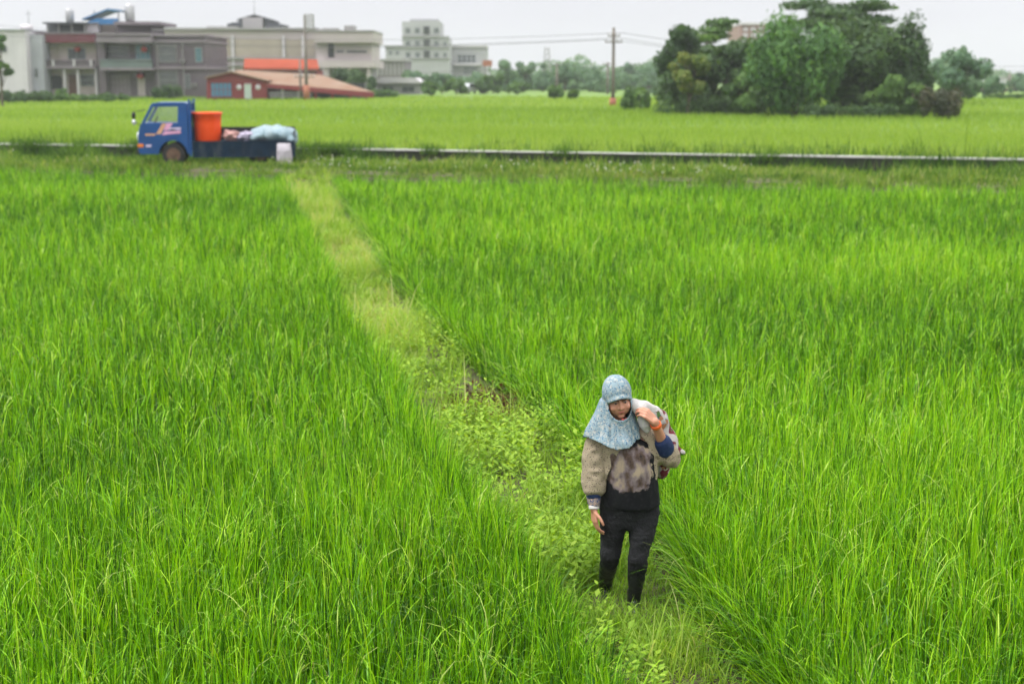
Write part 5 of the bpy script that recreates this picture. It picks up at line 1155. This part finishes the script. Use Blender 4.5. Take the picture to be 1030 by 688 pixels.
def wrinkle(me, amp, f1, f2, seed=0, stretch=(1, 1, .5)):
    v = mesh_np(me); n = np.empty(len(v) * 3, dtype=np.float32); me.vertices.foreach_get("normal", n); n = n.reshape(-1, 3)
    w_ = v * np.array(stretch); q = vnoise(w_[:, 0] * f1 + seed, w_[:, 1] * f1, w_[:, 2] * f1) + .8 * (1 - 2 * np.abs(vnoise(w_[:, 0] * f2 + seed, w_[:, 1] * f2 + 5, w_[:, 2] * f2))) * .6
    set_np(me, v + n * (q * amp)[:, None]); me.polygons.foreach_set("use_smooth", [True] * len(me.polygons)); return me
def cut(me, keep):
    import bmesh
    bm = bmesh.new(); bm.from_mesh(me); bm.verts.ensure_lookup_table()
    bmesh.ops.delete(bm, geom=[v for v, k in zip(bm.verts, keep) if not k], context='VERTS'); bm.to_mesh(me); bm.free(); return me
def solid(o, t):
    m = o.modifiers.new("cloth", 'SOLIDIFY'); m.thickness = t; m.offset = 0; return o
# --- trousers
mb = MB()
mb.loft([(P(632, 528, .02), .155, .115), (P(632.5, 516, .03), .193, .14), (P(633, 504, .03), .198, .14), (P(634, 490, .02), .172, .122)], 30)
for h_, k_, a_ in ((hipR, kneeR, ankR), (hipL, kneeL, ankL)):
    mb.chain([(h_ + Vector((0, 0, -.01)), .102), (h_.lerp(k_, .4), .092), (k_, .064), (k_.lerp(a_, .5), .052)])
me = wrinkle(remesh(mb, .008, 4), .009, 9, 20, 3, (1, 1, 1.6)); link("trousers", me, m_trous, person)
for k_, a_ in ((kneeR, ankR), (kneeL, ankL)):
    mb = MB(); top = k_.lerp(a_, .16)
    mb.chain([(top, .060), (k_.lerp(a_, .45), .059), (k_.lerp(a_, .8), .045), (a_ + Vector((0, 0, -.01)), .047)])
    z0 = a_.z - .055; mb.chain([(a_ + Vector((0, .035, -.045)), .045), (a_ + Vector((0, -.06, -.045)), .042), (a_ + Vector((.0, -.145, -.055)), .036)])
    link("boot", wrinkle(remesh(mb, .008, 3), .004, 14, 30, 7, (1, 1, 2.2)), m_boot, person)
# --- shirt
mb = MB(); mb.loft([(P(635, 507, .015), .195, .145), (P(635, 500, .015), .198, .148), (P(635, 486, .0), .180, .138), (P(634, 470, -.0), .172, .14), (P(632, 455, .01), .178, .135), (P(628, 444, .02), .165, .12), (P(626, 436, .03), .10, .09)], 32)
me = wrinkle(remesh(mb, .008, 4), .009, 8, 19, 1); link("shirt", me, m_shirt, person)
# --- jacket: yoke open at the front, and two full sleeves
mb = MB(); mb.loft([(P(634, 480, .02), .186, .15), (P(633, 466, .02), .19, .152), (P(631, 452, .025), .195, .15), (P(627, 442, .03), .185, .135), (P(625, 434, .03), .13, .10)], 32)
mb.chain([(P(610, 443, .03), .082), (sR + Vector((.0, 0, -.012)), .082), (sR.lerp(eR, .5), .084), (eR, .083), (eR.lerp(wR_, .30), .078), (eR.lerp(wR_, .42), .056)])
mb.chain([(P(644, 441, .03), .078), (sL, .080), (sL.lerp(eL, .6), .080), (eL + Vector((.01, 0, .0)), .082), (eL.lerp(wL_, .18), .066)])
me = remesh(mb, .008, 4); v = mesh_np(me)
Zc_ = v[:, 1] * CP + (H - v[:, 2]) * SP; px = 515 + F * v[:, 0] / Zc_; py = 344 - F * ((v[:, 2] - H) * CP + v[:, 1] * SP) / Zc_
lf = np.interp(py, [430, 447, 455, 465, 480, 500], [634, 629, 623, 617, 612, 606]); rt = np.interp(py, [430, 440, 448, 456, 500], [634, 645, 652, 653, 657])
keep = ~((v[:, 1] < YW + .03) & (px > lf) & (px < rt))
cut(me, keep); solid(link("jacket", wrinkle(me, .013, 9, 20, 11, (1, 1, 1.1)), m_jacket, person), .006)
# collar flap and lapel edge lying over the shirt
def band(center, d, r, hw, m, name, parent=person, tilt=None, n=28, sq=1.0):
    d = d.normalized(); a = d.cross(Vector((0, 1, .2))).normalized(); b = d.cross(a); mb = MB(); vs = []
    for t, rr in ((-hw, r * .96), (-hw * .6, r), (hw * .6, r), (hw, r * .96), (hw, r * .8), (-hw, r * .8)):
        for k in range(n):
            th = 2 * math.pi * k / n; vs.append(center + d * t + (a * math.cos(th) + b * math.sin(th) * sq) * rr)
    fs = [(i * n + k, i * n + (k + 1) % n, ((i + 1) % 6) * n + (k + 1) % n, ((i + 1) % 6) * n + k) for i in range(6) for k in range(n)]
    return mb.add(vs, fs).build(name, m, parent, True)
mb = MB(); mb.chain([(eR.lerp(wR_, .34), .060), (eR.lerp(wR_, .52), .056)]); link("cuff", wrinkle(remesh(mb, .007, 3), .005, 16, 30, 2), m_cuff, person)
mb = MB(); mb.chain([(eR.lerp(wR_, .45), .050), (eR.lerp(wR_, .80), .043)]); link("inner_sleeve", wrinkle(remesh(mb, .007, 3), .006, 18, 34, 5), m_inner, person)
dL = (wL_ - eL); mb = MB(); mb.chain([(eL + dL * .22, .066), (eL + dL * .40, .060)]); link("cuff", wrinkle(remesh(mb, .007, 3), .005, 16, 30, 8), m_cuff, person)
m_band = mat("orange_wristband", (.75, .13, .03), .5, .1, 10); m_brace = mat("pale_wristband", (.55, .52, .50), .4, .1, 10)
band(eL.lerp(wL_, .90), dL, .037, .013, m_band, "wristband"); band(wR_ + Vector((.0, .002, .012)), wR_ - eR, .035, .012, m_brace, "wristband")
# --- headscarf
mb = MB(); M3 = HM.to_3x3().to_4x4()
mb.ell(hl(0, .014, .030), (.094, .114, .114), M3, 32, 20)
mb.ell(hl(0, -.022, -.055), (.083, .088, .095), M3, 28, 18)
mb.ell(hl(0, .03, -.03), (.096, .105, .12), M3, 28, 18)
mb.loft([(P(619, 462, -.02), .185, .165), (P(617.5, 450, -.02), .186, .168), (P(616.0, 442, -.01), .184, .160), (P(616.2, 434, .0), .175, .145), (P(617, 426, .0), .156, .128), (P(618, 418, -.0), .136, .112), (P(618.5, 410, -.0), .117, .105), (P(619, 402, .0), .102, .10)], 40)
me = remesh(mb, .0058, 5)
v = mesh_np(me); loc = np.array([tuple(HMi @ (Vector(q) - hc)) for q in v])
ox, oz, rx, rz_ = .0, -.038, .072, .077
dd = np.sqrt(((loc[:, 0] - ox) / rx) ** 2 + ((loc[:, 2] - oz) / rz_) ** 2)
# vertical folds from the chin down, gathered under it
ang = np.arctan2(v[:, 0] - hc.x, -(v[:, 1] - (YW))); fall = np.clip((hc.z - .10 - v[:, 2]) / .12, 0, 1)
nrm = np.empty(len(v) * 3, dtype=np.float32); me.vertices.foreach_get("normal", nrm); nrm = nrm.reshape(-1, 3)
fold = np.sin(ang * 7 + 4.5 * vnoise(ang * 1.5, v[:, 2] * 4)) * .007 * fall + (1 - 3 * np.abs(vnoise(ang * 4.2 + .6 * v[:, 2] * 9, v[:, 2] * 2.5, 3))) * .006 * fall + vnoise(v[:, 0] * 16, v[:, 1] * 16, v[:, 2] * 9) * .006
# the rim of the opening rolls slightly outward, forming a small peak over the brow
rim_ = np.exp(-((dd - 1.12) / .12) ** 2) * (loc[:, 1] < 0) * .006
v2 = v + nrm * (fold + rim_)[:, None]
peak = np.exp(-((dd - 1.10) / .14) ** 2) * (loc[:, 1] < -.02) * np.clip((loc[:, 2] - oz - .03) / .05, 0, 1)
v2 += np.array(tuple(HM.to_3x3() @ Vector((0, -1, -.1))))[None, :] * (peak * .014)[:, None]
set_np(me, v2); Zs = v[:, 1] * CP + (H - v[:, 2]) * SP; spx = 515 + F * v[:, 0] / Zs; spy = 344 - F * ((v[:, 2] - H) * CP + v[:, 1] * SP) / Zs
hem = np.interp(spx, [586, 590, 600, 611, 621, 632, 640, 645], [438, 440, 444, 450, 453, 451, 444, 438])
cut(me, ~((dd < 1) & (loc[:, 1] < .0)) & ~(((v[:, 1] < YW) & (spy > hem)) | ((v[:, 1] >= YW) & (v[:, 2] < P(620, 441).z)))); me.polygons.foreach_set("use_smooth", [True] * len(me.polygons))
scarf = solid(link("headscarf", me, m_scarf, person), .005)
MB().chain([(hl(.004, -.098, -.122), .010), (hl(.020, -.100, -.128), .012), (hl(.030, -.094, -.12), .008)], 10).build("chin_tie", mat("red_tie", (.45, .07, .06), .7, .1, 10), scarf, True)
# --- bundle slung over her left shoulder (held, so a thing of its own)
mb = MB()
mb.ell(P(659, 434, .20), (.105, .12, .16), None, 26, 16); mb.ell(P(669, 450, .19), (.094, .12, .14), None, 26, 16); mb.ell(P(665, 467, .17), (.062, .10, .10), None, 22, 14)
mb.chain([(P(687.5, 455, .15), .014), (P(681, 453, .16), .034), (P(672, 447, .18), .07)]); mb.chain([(P(644, 411, -.06), .045), (P(650, 414, .06), .062), (P(658, 424, .16), .10)]); mb.chain([(P(640, 410, -.06), .032), (P(637, 406, .02), .034), (P(648, 412, .1), .06)])
mb.chain([(P(646, 414, -.07), .038), (P(649.5, 427, -.085), .034), (P(651, 433, -.08), .018)])
me = remesh(mb, .009, 3); v = mesh_np(me); wrinkle(me, .012, 7, 17, 21, (1, 1, .8))
me.materials.append(m_bag); me.materials.append(m_bagw)
fc = np.array([tuple(p.center) for p in me.polygons]); white = (fc[:, 0] < P(655, 430).x) | (fc[:, 2] > P(655, 415).z)
me.polygons.foreach_set("material_index", white.astype(np.int32))
o = bpy.data.objects.new("cloth_bundle", me); col.objects.link(o); me.transform(Matrix.Translation(-P(660, 440, .18))); o.location = P(660, 440, .18)
tag(o, "white cloth bundle with dark red flower print over the woman's shoulder", "bundle")
